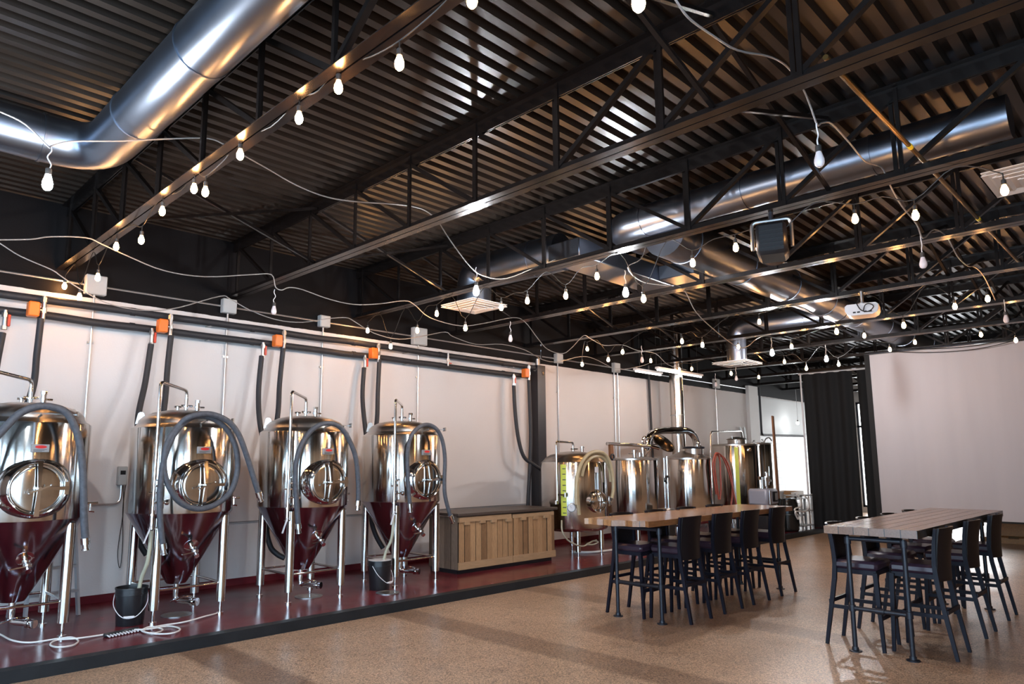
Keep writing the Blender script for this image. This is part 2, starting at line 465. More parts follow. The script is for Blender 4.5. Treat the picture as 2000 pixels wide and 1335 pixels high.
def window_wall(name, m, along, lo, hi, wins, pane='day'):
    """a wall with window openings; along = 'y' for the front wall, 'x' for the side wall"""
    b_ = MB()

    def bx(mb, a, c, d0, d1, z0, z1):
        if along == 'y': mb.box(XF-d1, XF-d0, a, c, z0, z1)
        elif along == 'back': mb.box(XB+d0, XB+d1, a, c, z0, z1)
        else: mb.box(a, c, YR-d1, YR-d0, z0, z1)
    ed = [lo]+[q for w in wins for q in w]+[hi]
    for i in range(0, len(ed), 2): bx(b_, ed[i], ed[i+1], 0, .2, 0, DECK+.1)
    for a, c in wins: bx(b_, a, c, 0, .2, 0, wz0); bx(b_, a, c, 0, .2, wz1, DECK+.1)
    struct(b_, name, m)
    for a, c in wins:
        WN[0] += 1; wd = MB()
        for q in (a, c-.07, (a+c)/2-.035): bx(wd, q, q+.07, .03, .13, wz0, wz1)
        for z in (wz0, wz1-.07, 2.95): bx(wd, a, c, .03, .13, z, z+.07)
        o = struct(wd, 'window_%d' % WN[0], M['black_iron'])
        p_ = MB(); bx(p_, a+.03, c-.03, .085, .10, wz0+.03, wz1-.03); p_.build('pane', M[pane], o)


window_wall('wall_front', M['wall_front'], 'y', YR, W, [(-1.9, .5), (.9, 3.3), (3.7, 6.1)])
window_wall('wall_right', M['wall_side'], 'x', XF, XB, [(-3.4, -1.2), (-.7, 1.5)])
window_wall('wall_back', M['wall_far'], 'back', YR, W, [(4.6, 6.4), (6.8, 8.6)], 'day_added')  # unseen back windows, added so their glow lifts the far tank wall

# corrugated steel deck
ck = MB(); y = YR; per = .16; prof = []
while y < W:
    prof += [(y, 0), (y+.070, 0), (y+.082, .07), (y+.148, .07)]; y += per
prof = [(a, b_) for a, b_ in prof if a <= W]+[(W, 0)]
vs = []
for a, b_ in prof: vs += [(XF, a, DECK+b_), (XB, a, DECK+b_)]
ck.add(vs, [(2*i, 2*i+1, 2*i+3, 2*i+2) for i in range(len(prof)-1)])
vs = [(XF, YR, DECK+.09), (XB, YR, DECK+.09), (XB, W, DECK+.09), (XF, W, DECK+.09)]
ck.add(vs, [(0, 1, 2, 3)])
struct(ck, 'ceiling', M['deck'])
# wall pieces at the far end
struct(MB().box(20.15, 20.75, W-.10, W, PZ*0, 4.0), 'trim_2', M['wall_far'])
struct(MB().box(20.75, XB, W-.03, W-.001, 0, 2.62), 'trim_3', M['tile'])
struct(MB().box(20.75, XB, W-.02, W-.001, 2.62, 3.72), 'trim_4', mat('bright_wall_panel', (.56, .57, .565), .5))
struct(MB().box(3.3, 10.4, W-.012, W-.001, .93, .945).box(3.3, 10.4, W-.010, W-.001, .915, .92), 'trim_5', mat('wall_joint', (.23, .22, .22), .6))

# ------------------------------------------------------------------ roof trusses
JX = [2.13, 4.24, 6.33, 8.40, 10.42, 12.56, 14.50, 16.66, 18.72, 20.75, 22.8, 24.9]
ZB, ZT = 4.04, 4.71
YM = 3.47; PS = .967


def make_truss():
    t = thing('roof_truss', '', 'roof truss', (0, 0, 0), 0, 'black steel roof trusses')
    y0, y1 = YR+.01, W-.005
    b_ = MB()
    for s in (-1, 1):
        b_.box(min(s*.006, s*.082), max(s*.006, s*.082), y0, y1, ZB, ZB+.008)
        b_.box(min(s*.006, s*.013), max(s*.006, s*.013), y0, y1, ZB+.008, ZB+.075)
    b_.build('bottom_chord', M['joist'], t)
    b_ = MB()
    for s in (-1, 1):
        b_.box(min(s*.006, s*.075), max(s*.006, s*.075), y0, y1, ZT+.125, ZT+.133)
        b_.box(min(s*.006, s*.016), max(s*.006, s*.016), y0, y1, ZT, ZT+.125)
    b_.build('top_chord', M['joist'], t)
    for k in range(-6, 7):
        yy = YM+k*PS
        if yy > W-.1 or yy < YR+.1: continue
        m_ = MB()
        for s in (-1, 1): m_.box(min(s*.006, s*.030), max(s*.006, s*.030), yy-(.042 if s < 0 else -.010), yy+(-.010 if s < 0 else .042), ZB+.008, ZT+.12)
        m_.build('web_post', M['joist'], t)
    for k in range(-6, 6):
        ya, yb = YM+k*PS, YM+(k+1)*PS
        if k >= 0: p, q = (0, yb, ZT+.05), (0, ya, ZB+.05)
        else: p, q = (0, ya, ZT+.05), (0, yb, ZB+.05)
        if p[1] < YR+.05: continue
        MB().bar(p, q, .045, .038).build('web_brace', M['joist'], t)
    return t


order = ['with the run of bulbs that starts over the big duct elbow', 'the one the three cable loops cross before the ball valves',
         'carrying the black spotlight', 'just beyond the round horizontal duct', 'carrying the white projector',
         'just before the second square air diffuser', 'just beyond the second square air diffuser', 'that the white screen hangs from',
         'that the black drapes hang from', 'just behind the black drapes', 'over the tiled wall', 'farthest from the bar tables']
t0 = make_truss()
TR = []
for i, x in enumerate(JX):
    lab = 'black steel roof truss ' + order[i]
    t = t0 if i == 0 else dup(t0, (x, 0, 0))
    t.location = (x, 0, 0); t['label'] = lab
    TR.append(t)
# X bracing between trusses
xb_first = {}
wrd = ['first and second', 'second and third', 'third and fourth', 'fourth and fifth', 'fifth and sixth', 'sixth and seventh', 'seventh and eighth', 'eighth and ninth']
for yi, yy in enumerate((7.15, 2.05)):
    for i in range(8):
        xa, xb = JX[i]+.03, JX[i+1]-.03
        if i == 2 and yi: continue
        t = thing('cross_bracing', 'pair of thin crossed braces between the %s trusses, %s' % (wrd[i], ('near the tank wall', 'away from the tank wall')[yi]), 'brace', (xa, yy+(.62 if i == 2 else 0), 0), 0, 'crossed braces between trusses')
        MB().bar((0, 0, ZB+.06), (xb-xa, 0, ZT+.04), .03, .03).build('brace_bar', M['joist'], t)
        MB().bar((0, .035, ZT+.04), (xb-xa, .035, ZB+.06), .03, .03).build('brace_bar', M['joist'], t)

# ------------------------------------------------------------------ ducts
def duct(name, label, pts, r, seams=True, rfil=.35, n=28, cap=True, seam_step=1.25):
    t = thing(name, label, 'duct', pts[0])
    o = Vector(pts[0]); P = fillet([Vector(p)-o for p in pts], rfil, 8)
    MB().tube(P, r, n).build('duct_shell', M['galv'], t, sharp=50)
    L_ = [Vector(p)-o for p in pts]
    for a, b_ in zip(L_[:-1], L_[1:]):
        d = (b_-a); ln = d.length; d.normalize(); s = .45
        while s < ln-.2:
            c = a+d*s
            MB().lathe([(r, -.012), (r+.008, -.01), (r+.008, .01), (r, .012)], n, c, d).build('seam_band', M['galv'], t); s += seam_step
    return t


duct('spiral_duct', 'big round metal duct above the first truss, turning a corner near the tank wall', [(1.70, -2.3, 4.465), (1.70, 6.63, 4.465), (-3.8, 6.63, 4.465)], .20, rfil=.42)
d2a = atx(1190, 430, 7.0)
duct('spiral_duct', 'round metal duct with a capped end running across behind the black spotlight', [(7.7, 4.86, 4.60), (7.05, 4.86, 4.60), (7.05, .86, 4.60)], .185, rfil=.30)
trk = duct('spiral_duct', 'long round trunk duct running toward the black drapes', [(7.26, 4.30, 4.45), (19.0, 4.30, 4.45)], .27, seam_step=1.5)
b1 = duct('branch_duct', 'curved branch duct dropping to the air diffuser close to the lit white bulb', [(6.96, 5.62, 4.46), (6.86, 7.2, 4.46), (6.86, 7.2, 4.02)], .25, rfil=.36, seam_step=1.6)
MB().rbox(-.30, 2.1, -.50, .0, -.22, .02, .01).rbox(1.5, 2.1, -1.04, -.50, -.20, .0, .01).build('plenum', M['galv'], b1)
b2 = duct('branch_duct', 'short curved branch duct dropping to the air diffuser above the kettles', [(13.5, 4.6, 4.45), (13.5, 6.45, 4.45), (13.5, 6.45, 3.72)], .19, rfil=.3, seam_step=3)


def diffuser(label, c, s):
    t = thing('air_diffuser', label, 'air vent', c, 0, 'square ceiling air diffusers')
    b_ = MB()
    # stepped concentric frames of a four-way diffuser
    for k, (h, z0, z1) in enumerate(((s, 0, .02), (s*.80, -.012, .012), (s*.58, -.022, .004), (s*.36, -.030, -.004))):
        w = h*.085+.012
        for a in (-1, 1):
            b_.bar((a*(h-w/2), -h, z0), (a*(h-w/2), h, z0), w, .006, (a*.35, 0, 1))
            b_.bar((-h, a*(h-w/2), z0), (h, a*(h-w/2), z0), w, .006, (0, a*.35, 1))
    b_.box(-s*.18, s*.18, -s*.18, s*.18, -.034, -.028)
    b_.build('louvre_frame', M['diffuser'], t)
    MB().box(-s, s, -s, s, .02, .028).build('back_plate', M['diffuser'], t)
    return t


diffuser('square white air diffuser just behind the lit white bulb over the bar counter', (6.86, 7.2, 3.97), .34)
diffuser('square white air diffuser above the brewing kettles', (13.5, 6.45, 3.70), .36)
diffuser('square white air diffuser lit amber by a bulb, beside the end of the horizontal duct', (7.75, .80, 4.26), .36)

# ------------------------------------------------------------------ string lights
def make_bulb():
    t = thing('string_bulb', '', 'light bulb')
    MB().tube([(0, 0, .075), (0, 0, .13)], .005, 6).build('drop_cord', M['black_wire'], t)
    MB().lathe([(.013, .04), (.017, .042), (.017, .078), (.010, .085)], 12).build('socket', M['ceramic'], t)
    MB().lathe([(0, -.042), (.012, -.040), (.022, -.028), (.0265, -.010), (.024, .010), (.016, .030), (.012, .042)], 14).build('bulb_glass', M['bulb_warm'], t)
    return t


BUL = [(922, 0), (1247, 3), (780, 123), (661, 170), (584, 230), (469, 301), (379, 368), (401, 374), (317, 412), (276, 468), (227, 481), (191, 541), (126, 558), (155, 579),
       (718, 645), (763, 676), (815, 645), (853, 612), (909, 640), (979, 600), (1030, 587), (1105, 577), (1166, 539), (1257, 583), (1353, 513), (1437, 483), (1521, 482), (1670, 427), (1788, 420), (1962, 371),
       (1147, 681), (1137, 711), (1188, 702), (1216, 687), (1271, 704), (1332, 666), (1372, 673), (1442, 677), (1327, 721), (1351, 720), (1428, 729), (1483, 628), (1546, 676), (1532, 706), (1482, 736), (1575, 719),
       (1638, 711), (1634, 647), (1688, 655), (1738, 682), (1765, 635), (1787, 668), (1865, 598), (1929, 583), (1916, 653), (1984, 664)]
strings = {}
for i, q in enumerate(BUL):
    best = None
    for k in ((0,) if i < 14 else (2, 4, 5, 6, 7)):
        p = atx(q[0], q[1], JX[k])
        if i < 14 or 3.4 < p.z < 3.95:
            cost = abs(p.z-3.76)+(0 if k in (0, 2, 4, 6) else .12)
            if best is None or cost < best[0]: best = (cost, k, p)
    if best is None: p = atz(q[0], q[1], 3.8); best = (0, 6, p)
    strings.setdefault(best[1], []).append(best[2])
where = {0: 'under the first truss beside the big duct', 2: 'under the truss that carries the black spotlight', 4: 'under the truss that carries the white projector',
         5: 'under the truss before the second air diffuser', 6: 'under the truss beyond the second air diffuser', 7: 'under the truss above the white screen'}
bulb0 = None
for k, P in strings.items():
    P.sort(key=lambda p: -p.y)
    for p in P:
        zz = min(p.z, 3.96)
        lab = 'glowing amber bulb on the string light '+where[k]; grp = 'amber bulbs on the string '+where[k]
        if bulb0 is None:
            bulb0 = make_bulb(); b_ = bulb0; b_.location = (p.x, p.y, zz)
        else: b_ = dup(bulb0, (p.x, p.y, zz))
        b_['label'] = lab; b_['group'] = grp
        p.z = zz
    pts = []
    for a, p in enumerate(P):
        pts.append(Vector((p.x, p.y, p.z+.13)))
        if a < len(P)-1:
            q = P[a+1]; g = abs(p.y-q.y)
            ym = (p.y+q.y)/2
            if g > .5: pts.append(Vector((p.x+.02, ym, ZB-.012)))
            else: pts.append(Vector((p.x, ym, min(ZB-.015, max(p.z, q.z)+.135))))
    if len(pts) > 2:
        MBt = MB().tube(smooth(pts, 4), .0048, 6)
        tag(MBt.build('string_light_cable', M['black_wire']), 'thin dark string light cable looping '+where[k], 'cable', 'string light cables')

# ------------------------------------------------------------------ white pendant lamps and armoured cables
def pendant(q, p, lit, label):
    t = thing('pendant_lamp', label, 'light bulb', p, 0, 'white pendant bulbs')
    s = random.choice((-1, 1))*.012
    MB().tube(smooth([(0, 0, .09), (s, 0, .13), (-s*1.2, 0, .18), (s*.6, 0, .23), (0, 0, .27)], 4), .005, 6).build('cord', M['white_plastic'], t)
    MB().lathe([(.016, .05), (.021, .052), (.021, .095), (.012, .10)], 14).build('socket', M['ceramic'], t)
    MB().lathe([(0, -.062), (.017, -.059), (.029, -.045), (.034, -.025), (.033, -.005), (.026, .02), (.019, .045), (.017, .055)], 18).build('bulb', M['bulb_cool'] if lit else M['lamp_white'], t)
    return t


LMP = [((93, 355), (1.12, 5.5), 1, 'lit white bulb hanging beside the big duct elbow'),
       ((930, 567), (None, 5.6), 1, 'lit white bulb hanging in front of the air diffuser over the bar counter'),
       ((1222, 570), (None, 4.7), 1, 'lit white bulb hanging beside the amber bulbs of the spotlight truss'),
       ((1508, 688), (None, 5.3), 1, 'lit white bulb hanging beside the diffuser above the kettles'),
       ((1614, 700), (None, 4.95), 1, 'lit white bulb hanging just before the black drapes'),
       ((535, 605), (None, 8.2), 0, 'unlit white bulb hanging close to the tank wall above the second tank from the ladder'),
       ((997, 660), (None, 7.55), 0, 'unlit white bulb hanging above the wooden bar counter'),
       ((1600, 310), (None, 1.67), 0, 'unlit white bulb with blue tape hanging by the round horizontal duct'),
       ((1803, 512), (None, 1.75), 0, 'unlit white bulb hanging beyond the black spotlight'),
       ((1254, 702), (None, 7.4), 0, 'unlit white bulb hanging above the mash tun'),
       ((1965, 622), (None, 1.75), 0, 'unlit white bulb hanging before the white screen'),
       ((1398, 750), (None, 8.4), 0, 'small unlit bulb hanging beyond the flue pipe'),
       ((1438, 738), (None, 7.5), 0, 'small unlit bulb hanging over the tall hot liquor tank')]
for q, (x, y), lit, lab in LMP:
    p = aty(q[0], q[1], y)
    if p.z > 3.85: p = atz(q[0], q[1], 3.85)
    pendant(q, p, lit, lab)
pk = aty(1558, 826, 9.0)
pt = thing('pendant_lamp', 'lit white bulb hanging low on a long cord before the tiled wall', 'light bulb', pk, 0, 'white pendant bulbs')
MB().tube([(0, 0, .09), (.01, 0, .9), (0, 0, 4.1-pk.z)], .006, 6).build('cord', M['white_plastic'], pt)
MB().lathe([(.016, .05), (.021, .052), (.021, .095), (.012, .10)], 14).build('socket', M['ceramic'], pt)
MB().sphere((0, 0, 0), .045).build('bulb', M['bulb_far'], pt)

CAB = [(5.5, 'looping past the lit bulbs by the big duct and the diffuser', [[(-60, 195), (0, 218), (50, 243), (95, 287), (100, 285), (140, 276), (240, 275), (330, 271), (405, 270), (440, 283), (470, 300), (520, 328), (580, 362), (640, 385), (700, 394), (760, 398), (805, 403), (832, 412), (855, 432), (880, 470), (920, 522), (950, 540), (990, 543), (1050, 520), (1110, 498), (1150, 492)]]),
       (4.75, 'dropping past the lit bulb beside the spotlight truss', [[(1262, 478), (1252, 505), (1226, 522), (1250, 548), (1290, 556), (1325, 558), (1340, 572), (1360, 610), (1400, 648), (1440, 677), (1460, 676), (1480, 660), (1505, 652)]]),
       (8.2, 'looping along the tank wall under the black band', [[(-40, 452), (0, 475), (40, 500), (100, 526), (118, 538), (150, 560), (200, 588), (250, 602), (300, 606), (350, 600), (430, 578), (450, 584), (490, 606), (540, 624), (590, 629), (640, 622), (675, 620), (690, 626), (730, 650), (780, 662), (830, 655), (870, 648), (885, 657), (930, 672), (980, 672), (1025, 683), (1060, 702), (1090, 706), (1133, 696), (1160, 700), (1205, 720), (1250, 715), (1275, 706)]]),
       (7.6, 'looping from the first truss to the unlit bulb over the counter', [[(-40, 468), (0, 468), (60, 467), (100, 462), (168, 464), (200, 477), (250, 500), (320, 528), (400, 540), (490, 536), (530, 536), (538, 560), (550, 566), (565, 561), (590, 565), (640, 583), (690, 594), (740, 593), (790, 587), (810, 595), (840, 620), (900, 636), (950, 630), (1002, 620), (1025, 628), (1050, 660), (1070, 682), (1100, 690), (1120, 675), (1140, 655), (1155, 662), (1180, 674), (1215, 673), (1245, 684), (1280, 690), (1305, 712), (1340, 722)]]),
       (1.67, 'looping across the trusses by the round horizontal duct', [[(1290, -45), (1320, 0), (1345, 35), (1390, 68), (1440, 98), (1500, 110), (1535, 128), (1563, 163), (1580, 200), (1596, 243), (1605, 240), (1625, 242), (1660, 280), (1690, 315), (1722, 327), (1735, 355), (1760, 400), (1790, 437), (1803, 465), (1825, 448), (1850, 463), (1870, 500), (1890, 519), (1904, 521), (1920, 537), (1932, 560), (1944, 586)]])]
for y, lab, segs in CAB:
    b_ = MB()
    for s in segs: b_.tube(smooth([aty(a, c, y) for a, c in s], 4), .0062, 7)
    tag(b_.build('flexible_cable', M['cable']), 'silver armoured cable '+lab, 'cable', 'loose armoured cables')

# ------------------------------------------------------------------ ceiling equipment
# spotlight / heater head on a yoke under the third truss
c = Vector((6.33, 2.62, 3.74))
t = thing('stage_spotlight', 'black spotlight head on a yoke hanging among the amber bulbs', 'spotlight', c, .35)
b_ = MB(); b_.rbox(-.20, .16, -.13, .13, -.15, .15, .03)
for z in (-.08, -.04, 0, .04, .08): b_.box(-.215, -.20, -.10, .10, z-.008, z+.008)
b_.build('head', M['black_plastic'], t)
MB().lathe([(.10, 0), (.125, .01), (.135, .10), (.12, .10), (.10, .03), (0, .03)], 24, (.16, 0, 0), (1, 0, -.3)).build('lens_barrel', M['steel_dull'], t)
MB().tube(fillet([(0, -.17, -.05), (0, -.17, .22), (0, .17, .22), (0, .17, -.05)], .05), .018, 8).build('yoke', M['steel_dull'], t)
MB().cyl((0, 0, .22), (0, 0, .315), .022).build('clamp', M['black_iron'], t)
b_ = MB(); b_.rbox(-.03, .03, -.05, .05, .10, .19, .01); b_.build('power_plug', M['white_plastic'], t)
# projector
c = aty(1685, 606, 3.05) ; c = atx(1685, 606, 10.25)
t = thing('projector', 'white ceiling projector hanging from a short pole with black cables', 'projector', c, .20)
b_ = MB()
sec = [(-.20, -.02), (-.18, -.06), (-.13, -.085), (.13, -.085), (.18, -.06), (.20, -.02), (.20, .045), (.17, .07), (-.17, .07), (-.20, .045)]
b_.prism([(-.15, a, z) for a, z in sec], (.30, 0, 0)); b_.build('body', M['white_plastic'], t)
MB().lathe([(.055, 0), (.06, .03), (.045, .03), (.03, .015), (0, .012)], 20, (.15, .09, -.01), (1, 0, 0)).build('lens', M['black_plastic'], t)
pb = MB()
for a in (-.12, -.06, .02, .07): pb.box(-.155, -.15, a, a+.035, -.055, -.035)
pb.build('port', M['black_plastic'], t)
MB().cyl((0, 0, .075), (0, 0, ZB-c.z), .022).cyl((0, 0, .075), (0, 0, .10), .06).build('mount_pole', M['steel_dull'], t)
MB().tube(smooth([(-.155, -.02, -.04), (-.20, -.05, .03), (-.18, -.10, .05), (-.21, -.15, 0), (-.22, -.09, -.06), (-.20, 0, -.03), (-.17, .05, .08), (-.05, .02, .12)], 5), .007, 6).build('signal_cable', M['black_wire'], t)
# gas pipe
g0 = atz(1637, 135, 4.16)
t = thing('gas_pipe', 'thin brass coloured pipe crossing over the trusses with yellow tape bands', 'pipe', (0, g0.y, 4.15))
MB().cyl((JX[1], 0, 0), (11.5, 0, 0), .017, 12).build('pipe_run', M['brass'], t)
for x in (JX[1]+.08, 5.95, 8.3): MB().cyl((x, 0, 0), (x+.06, 0, 0), .020, 12).build('tape_band', M['yellow2'], t)
# fluorescent strips over the flue
for (x0, x1, y, z, lab) in ((13.72, 15.75, 8.45, 3.80, 'long white strip light beside the flue pipe'), (13.3, 14.4, 8.75, 3.76, 'shorter white strip light partly hidden by the flue pipe')):
    t = thing('strip_light', lab, 'strip light', (x0, y, z), 0, 'strip lights by the flue')
    MB().rbox(0, x1-x0, -.05, .05, .02, .07, .01).build('housing', M['white_plastic'], t)
    MB().cyl((.03, 0, 0), (x1-x0-.03, 0, 0), .018, 10).build('tube_lamp', M['tube_dim'], t)
    for a in (.2, x1-x0-.2): MB().cyl((a, 0, .07), (a, 0, DECK-z-.01), .004, 6).build('hanger_wire', M['black_wire'], t)

for k, (x, y) in enumerate(((20.3, 7.15), (23.6, 7.0))):  # strip lights added out of view to brighten the tiled far end
    t = thing('strip_light', 'added unseen strip light in the tiled area behind the drapes, '+('close to the drapes', 'further back')[k], 'strip light', (x, y, 3.98), 0, 'added strips behind the drapes')
    MB().rbox(-.6, .6, -.06, .06, .02, .06, .01).build('housing', M['white_plastic'], t)
    MB().cyl((-.57, 0, 0), (.57, 0, 0), .018, 10).build('tube_lamp', M['tube_added'], t)
    for a in (-.4, .4): MB().cyl((a, 0, .06), (a, 0, DECK-3.99), .004, 6).build('hanger_wire', M['black_wire'], t)

# ------------------------------------------------------------------ wall conduits and boxes
tag(MB().tube([(XF+.1, W-.035, 3.905), (20.1, W-.035, 3.905)], .014, 8).build('wall_conduit', M['conduit']), 'long horizontal metal conduit along the black band of the tank wall', 'conduit')
BX = [(2.48, 'above the first tank', .12), (4.18, 'between the second and third tanks', .10), (5.71, 'above the third tank', .09), (7.61, 'above the bar counter, largest of the row', .15), (11.39, 'beyond the black column', .10), (13.47, 'where two conduits drop together', .11), (18.26, 'beyond the flue pipe', .13)]
BZ = [1.2, 1.6, 1.2, 1.2, 1.7, 1.3, 1.2]
for (x, lab, s), zb in zip(BX, BZ):
    t = thing('junction_box', 'grey junction box on the conduit '+lab, 'electrical box', (x, W-.05, 3.91), 0, 'grey junction boxes')
    MB().rbox(-s, s, -.045, .05, -s, s, .008).build('box_body', M['grey_box'], t)
    MB().rbox(-s*.93, s*.93, -.052, -.044, -s*.93, s*.93, .003).build('cover', M['grey_box'], t)
    for dx in ((0,) if s != .11 else (-.05, .09)):
        tt = thing('wall_conduit', 'vertical metal conduit dropping from the junction box '+lab, 'conduit', (x+dx, W-.025, 0), 0, 'conduit drops on the tank wall')
        MB().cyl((0, 0, zb), (0, 0, 3.91-s), .013, 8).build('conduit_tube', M['conduit'], tt)
        for z in (2.2, 3.2): MB().box(-.035, .035, .0, .024, z-.012, z+.012).build('strap', M['conduit'], tt)
# black conduit at the far bright panel
tag(MB().tube(fillet([(20.95, W-.06, 4.0), (20.95, W-.06, 2.56), (24.2, W-.06, 2.60), (24.2, W-.02, 2.60)], .12), .032, 10).build('black_pipe', M['black_rubber']), 'black pipe bending across the bright wall panel above the tiles', 'pipe')
tag(MB().tube([(14.9, W-.07, PZ), (14.8, W-.07, 4.1)], .03, 10).build('black_pipe', M['black_rubber']), 'thin black vertical pipe close behind the flue pipe', 'pipe')
for i, (xa, ya) in enumerate(((19.7, 9.2), (19.95, 9.25))):
    tag(MB().bar((xa, ya, 0), (xa-.12, W-.05, 2.75), .10, .03, (0, 1, 0)).build('leaning_pole', M['grey_box']), ('grey pole leaning on the wall beside the pilaster', 'second grey pole leaning against the pilaster itself')[i], 'pole')
# tank controller on the wall
t = thing('temperature_controller', 'small grey controller box on the wall between the first two tanks', 'controller', (2.94, W-.035, 1.58))
MB().rbox(-.055, .055, -.035, .035, -.11, .12, .01).build('case', M['grey_box'], t)
MB().box(-.03, .03, -.037, -.034, .02, .07).build('display', M['black_plastic'], t)
MB().tube(fillet([(0, 0, -.11), (0, 0, -.33), (-.32, -.02, -.34)], .09), .012, 8).build('conduit_tail', M['conduit'], t)
MB().tube(smooth([(.02, .0, -.11), (.04, 0, -.45), (.01, 0, -.9), (.05, 0, -1.1), (.06, 0, -.8), (.035, 0, -.4), (.045, 0, -.11)], 6), .004, 5).build('probe_wire', M['black_wire'], t)
for i, x in enumerate((4.0, 5.55)):
    tag(MB().tube(smooth([(x-.25, W-.02, 1.2), (x-.2, W-.02, .9), (x, W-.02, .62), (x+.2, W-.02, .85), (x+.28, W-.02, 1.25)], 6), .004, 5).build('probe_wire', M['black_wire']), 'thin dark wire loop on the wall between the %s tanks' % (('second and third', 'third and fourth')[i]), 'wire')
    tag(MB().tube([(x-.3, W-.03, 1.33), (x+.35, W-.03, 1.33)], .012, 8).build('probe_conduit', M['black_rubber']), 'short dark conduit on the wall between the %s tanks' % (('second and third', 'third and fourth')[i]), 'conduit')

# ------------------------------------------------------------------ chilled-water pipes
for z, lab in ((3.625, 'upper'), (3.435, 'lower')):
    xe = 10.5 if lab == 'upper' else 10.3
    P = [(XF+.05, 9.27, z)]; x = XF+.6
    while x < xe: P.append((x, 9.27+random.uniform(-.006, .006), z+random.uniform(-.008, .008))); x += .45
    P.append((xe, 9.27, z))
    t = thing('chilled_water_pipe', lab+' of the two black insulated pipes along the tank wall', 'pipe', (0, 0, 0), 0, 'insulated pipes along the tank wall')
    MB().tube(smooth(P, 3), .046, 14).build('insulation', M['black_rubber'], t)
    for x in (1.0, 2.9, 4.5, 6.2, 8.0, 9.6): MB().lathe([(.046, -.03), (.050, -.028), (.050, .028), (.046, .03)], 14, (x, 9.27, z), (1, 0, 0)).build('joint_tape', M['black_rubber'], t)
    for x in (.2, 3.9, 7.3, 9.9): MB().bar((x, 9.27, z-.04), (x, W, z-.04), .03, .012).build('bracket', M['steel_dull'], t)
t = thing('chilled_water_riser', 'thick black vertical column of insulated pipe at the end of the tank wall pipes', 'pipe', (10.64, 9.30, PZ))
MB().box(-.11, .13, -.09, .11, 0, 3.58).build('riser_cover', mat('riser_black', (.013, .012, .016), .35), t)
MB().cyl((0, 0, 3.58), (0, 0, 3.72), .05).cyl((-.12, -.03, 3.5), (-.02, -.03, 3.5), .045).build('elbow_fitting', M['steel_dull'], t)
MB().cyl((.05, -.05, 3.72), (.05, -.05, 3.9), .02).cyl((.05, -.10, 3.42), (.05, -.02, 3.42), .035).build('gauge', M['steel_polish'], t)
VX = [1.83, 3.25, 4.85, 6.52, 10.13]; RX = [1.55, 3.12, 4.63, 6.37, 9.82]
vlab = ['first tank', 'second tank', 'third tank', 'fourth tank', 'end column']
for i, (x, xr) in enumerate(zip(VX, RX)):
    t = thing('supply_valve', 'orange valve actuator with steel fitting on the wall pipes above the '+vlab[i], 'valve', (x, 9.15, 3.47), 0, 'orange actuators on the wall pipes')
    MB().rbox(-.085, .03, -.06, .06, -.085, .085, .012).build('actuator', M['orange'], t)
    MB().cyl((.075, 0, -.13), (.075, 0, .17), .024).cyl((.03, 0, 0), (.075, 0, 0), .03).lathe([(.034, -.03), (.034, .03)], 6, (.075, 0, .0)).lathe([(.034, .1), (.034, .15)], 6, (.075, 0, 0)).build('fitting', M['steel_dull'], t)
    t = thing('return_valve', 'small ball valve with red handle below the wall pipes by the '+vlab[i], 'valve', (xr, 9.2, 3.31), 0, 'red handled ball valves')
    MB().cyl((0, 0, -.10), (0, 0, .12), .022).lathe([(.033, -.10), (.033, -.06)], 6).lathe([(.033, .04), (.033, .09)], 6).build('valve_body', M['steel_dull'], t)
    MB().rbox(.025, .055, -.02, .02, -.06, .075, .006).build('handle', M['red_handle'], t)
t = thing('drain_valve', 'small copper coloured valve between the two wall pipes above the counter', 'valve', (8.13, 9.2, 3.53))
MB().cyl((0, 0, -.10), (0, 0, .13), .018).lathe([(.03, -.02), (.03, .02)], 6).build('valve_body', M['steel_dull'], t)
MB().rbox(.02, .08, -.01, .01, -.06, -.04, .004).build('handle', M['red_handle'], t)
# insulated hoses from the valves to the tanks
HS = []
TX = [1.65, 3.18, 4.69, 6.265]; TY = [8.15, 8.12, 8.07, 8.09]
HA = [[(80, 622), (72, 690), (62, 765)], [(334, 655), (327, 720), (322, 785)], [(553, 680), (546, 750), (543, 805)], [(741, 702), (738, 765), (735, 830)]]
HB = [[(5, 650), (-8, 720), (-15, 790)], [(295, 672), (284, 745), (269, 825)], [(511, 695), (505, 765), (508, 828)], [(711, 718), (708, 775), (713, 832)]]
HL = [[(55, 1090), (70, 1110)], [(273, 1049), (287, 1083)], [(521, 1027), (528, 1066), (542, 1082), (556, 1089)], [(725, 1008), (733, 1042), (748, 1070)]]
SIL = [-35, 252, 505, 707.5]
for i in range(4):
    a = TX[i]; q = HA[i]
    HS.append(('black insulated hose from the orange actuator down behind tank number ', i, [aty(*q[0], 9.15), aty(*q[1], 9.12), aty(*q[2], 9.02), (a+.0, 8.92, 1.85), (a+.02, 8.88, 1.4), (a+.05, 8.84, 1.05)]))
    q = HB[i]; xl = aty(SIL[i], 920, 8.86).x
    HS.append(('black insulated hose from the red ball valve down behind tank number ', i, [aty(*q[0], 9.2), aty(*q[1], 9.14), aty(*q[2], 9.0), (xl+.16, 8.90, 1.75), (xl+.20, 8.84, 1.35)]+[aty(u, v, 8.74-.06*k) for k, (u, v) in enumerate(HL[i])]))
HS.append(('black hose looping from the last ball valve to the end column behind the counter', None, [(9.82, 9.2, 3.21), (9.83, 9.18, 2.7), (9.88, 9.15, 2.2), (10.0, 9.12, 1.85), (10.25, 9.10, 1.7), (10.5, 9.12, 1.6)]))
HS.append(('straight black hose from the last orange actuator down to the platform', None, [(10.20, 9.15, 3.34), (10.21, 9.14, 2.8), (10.2, 9.12, 2.2), (10.15, 9.12, 1.5), (10.1, 9.12, .9), (10.12, 9.1, PZ+.01)]))
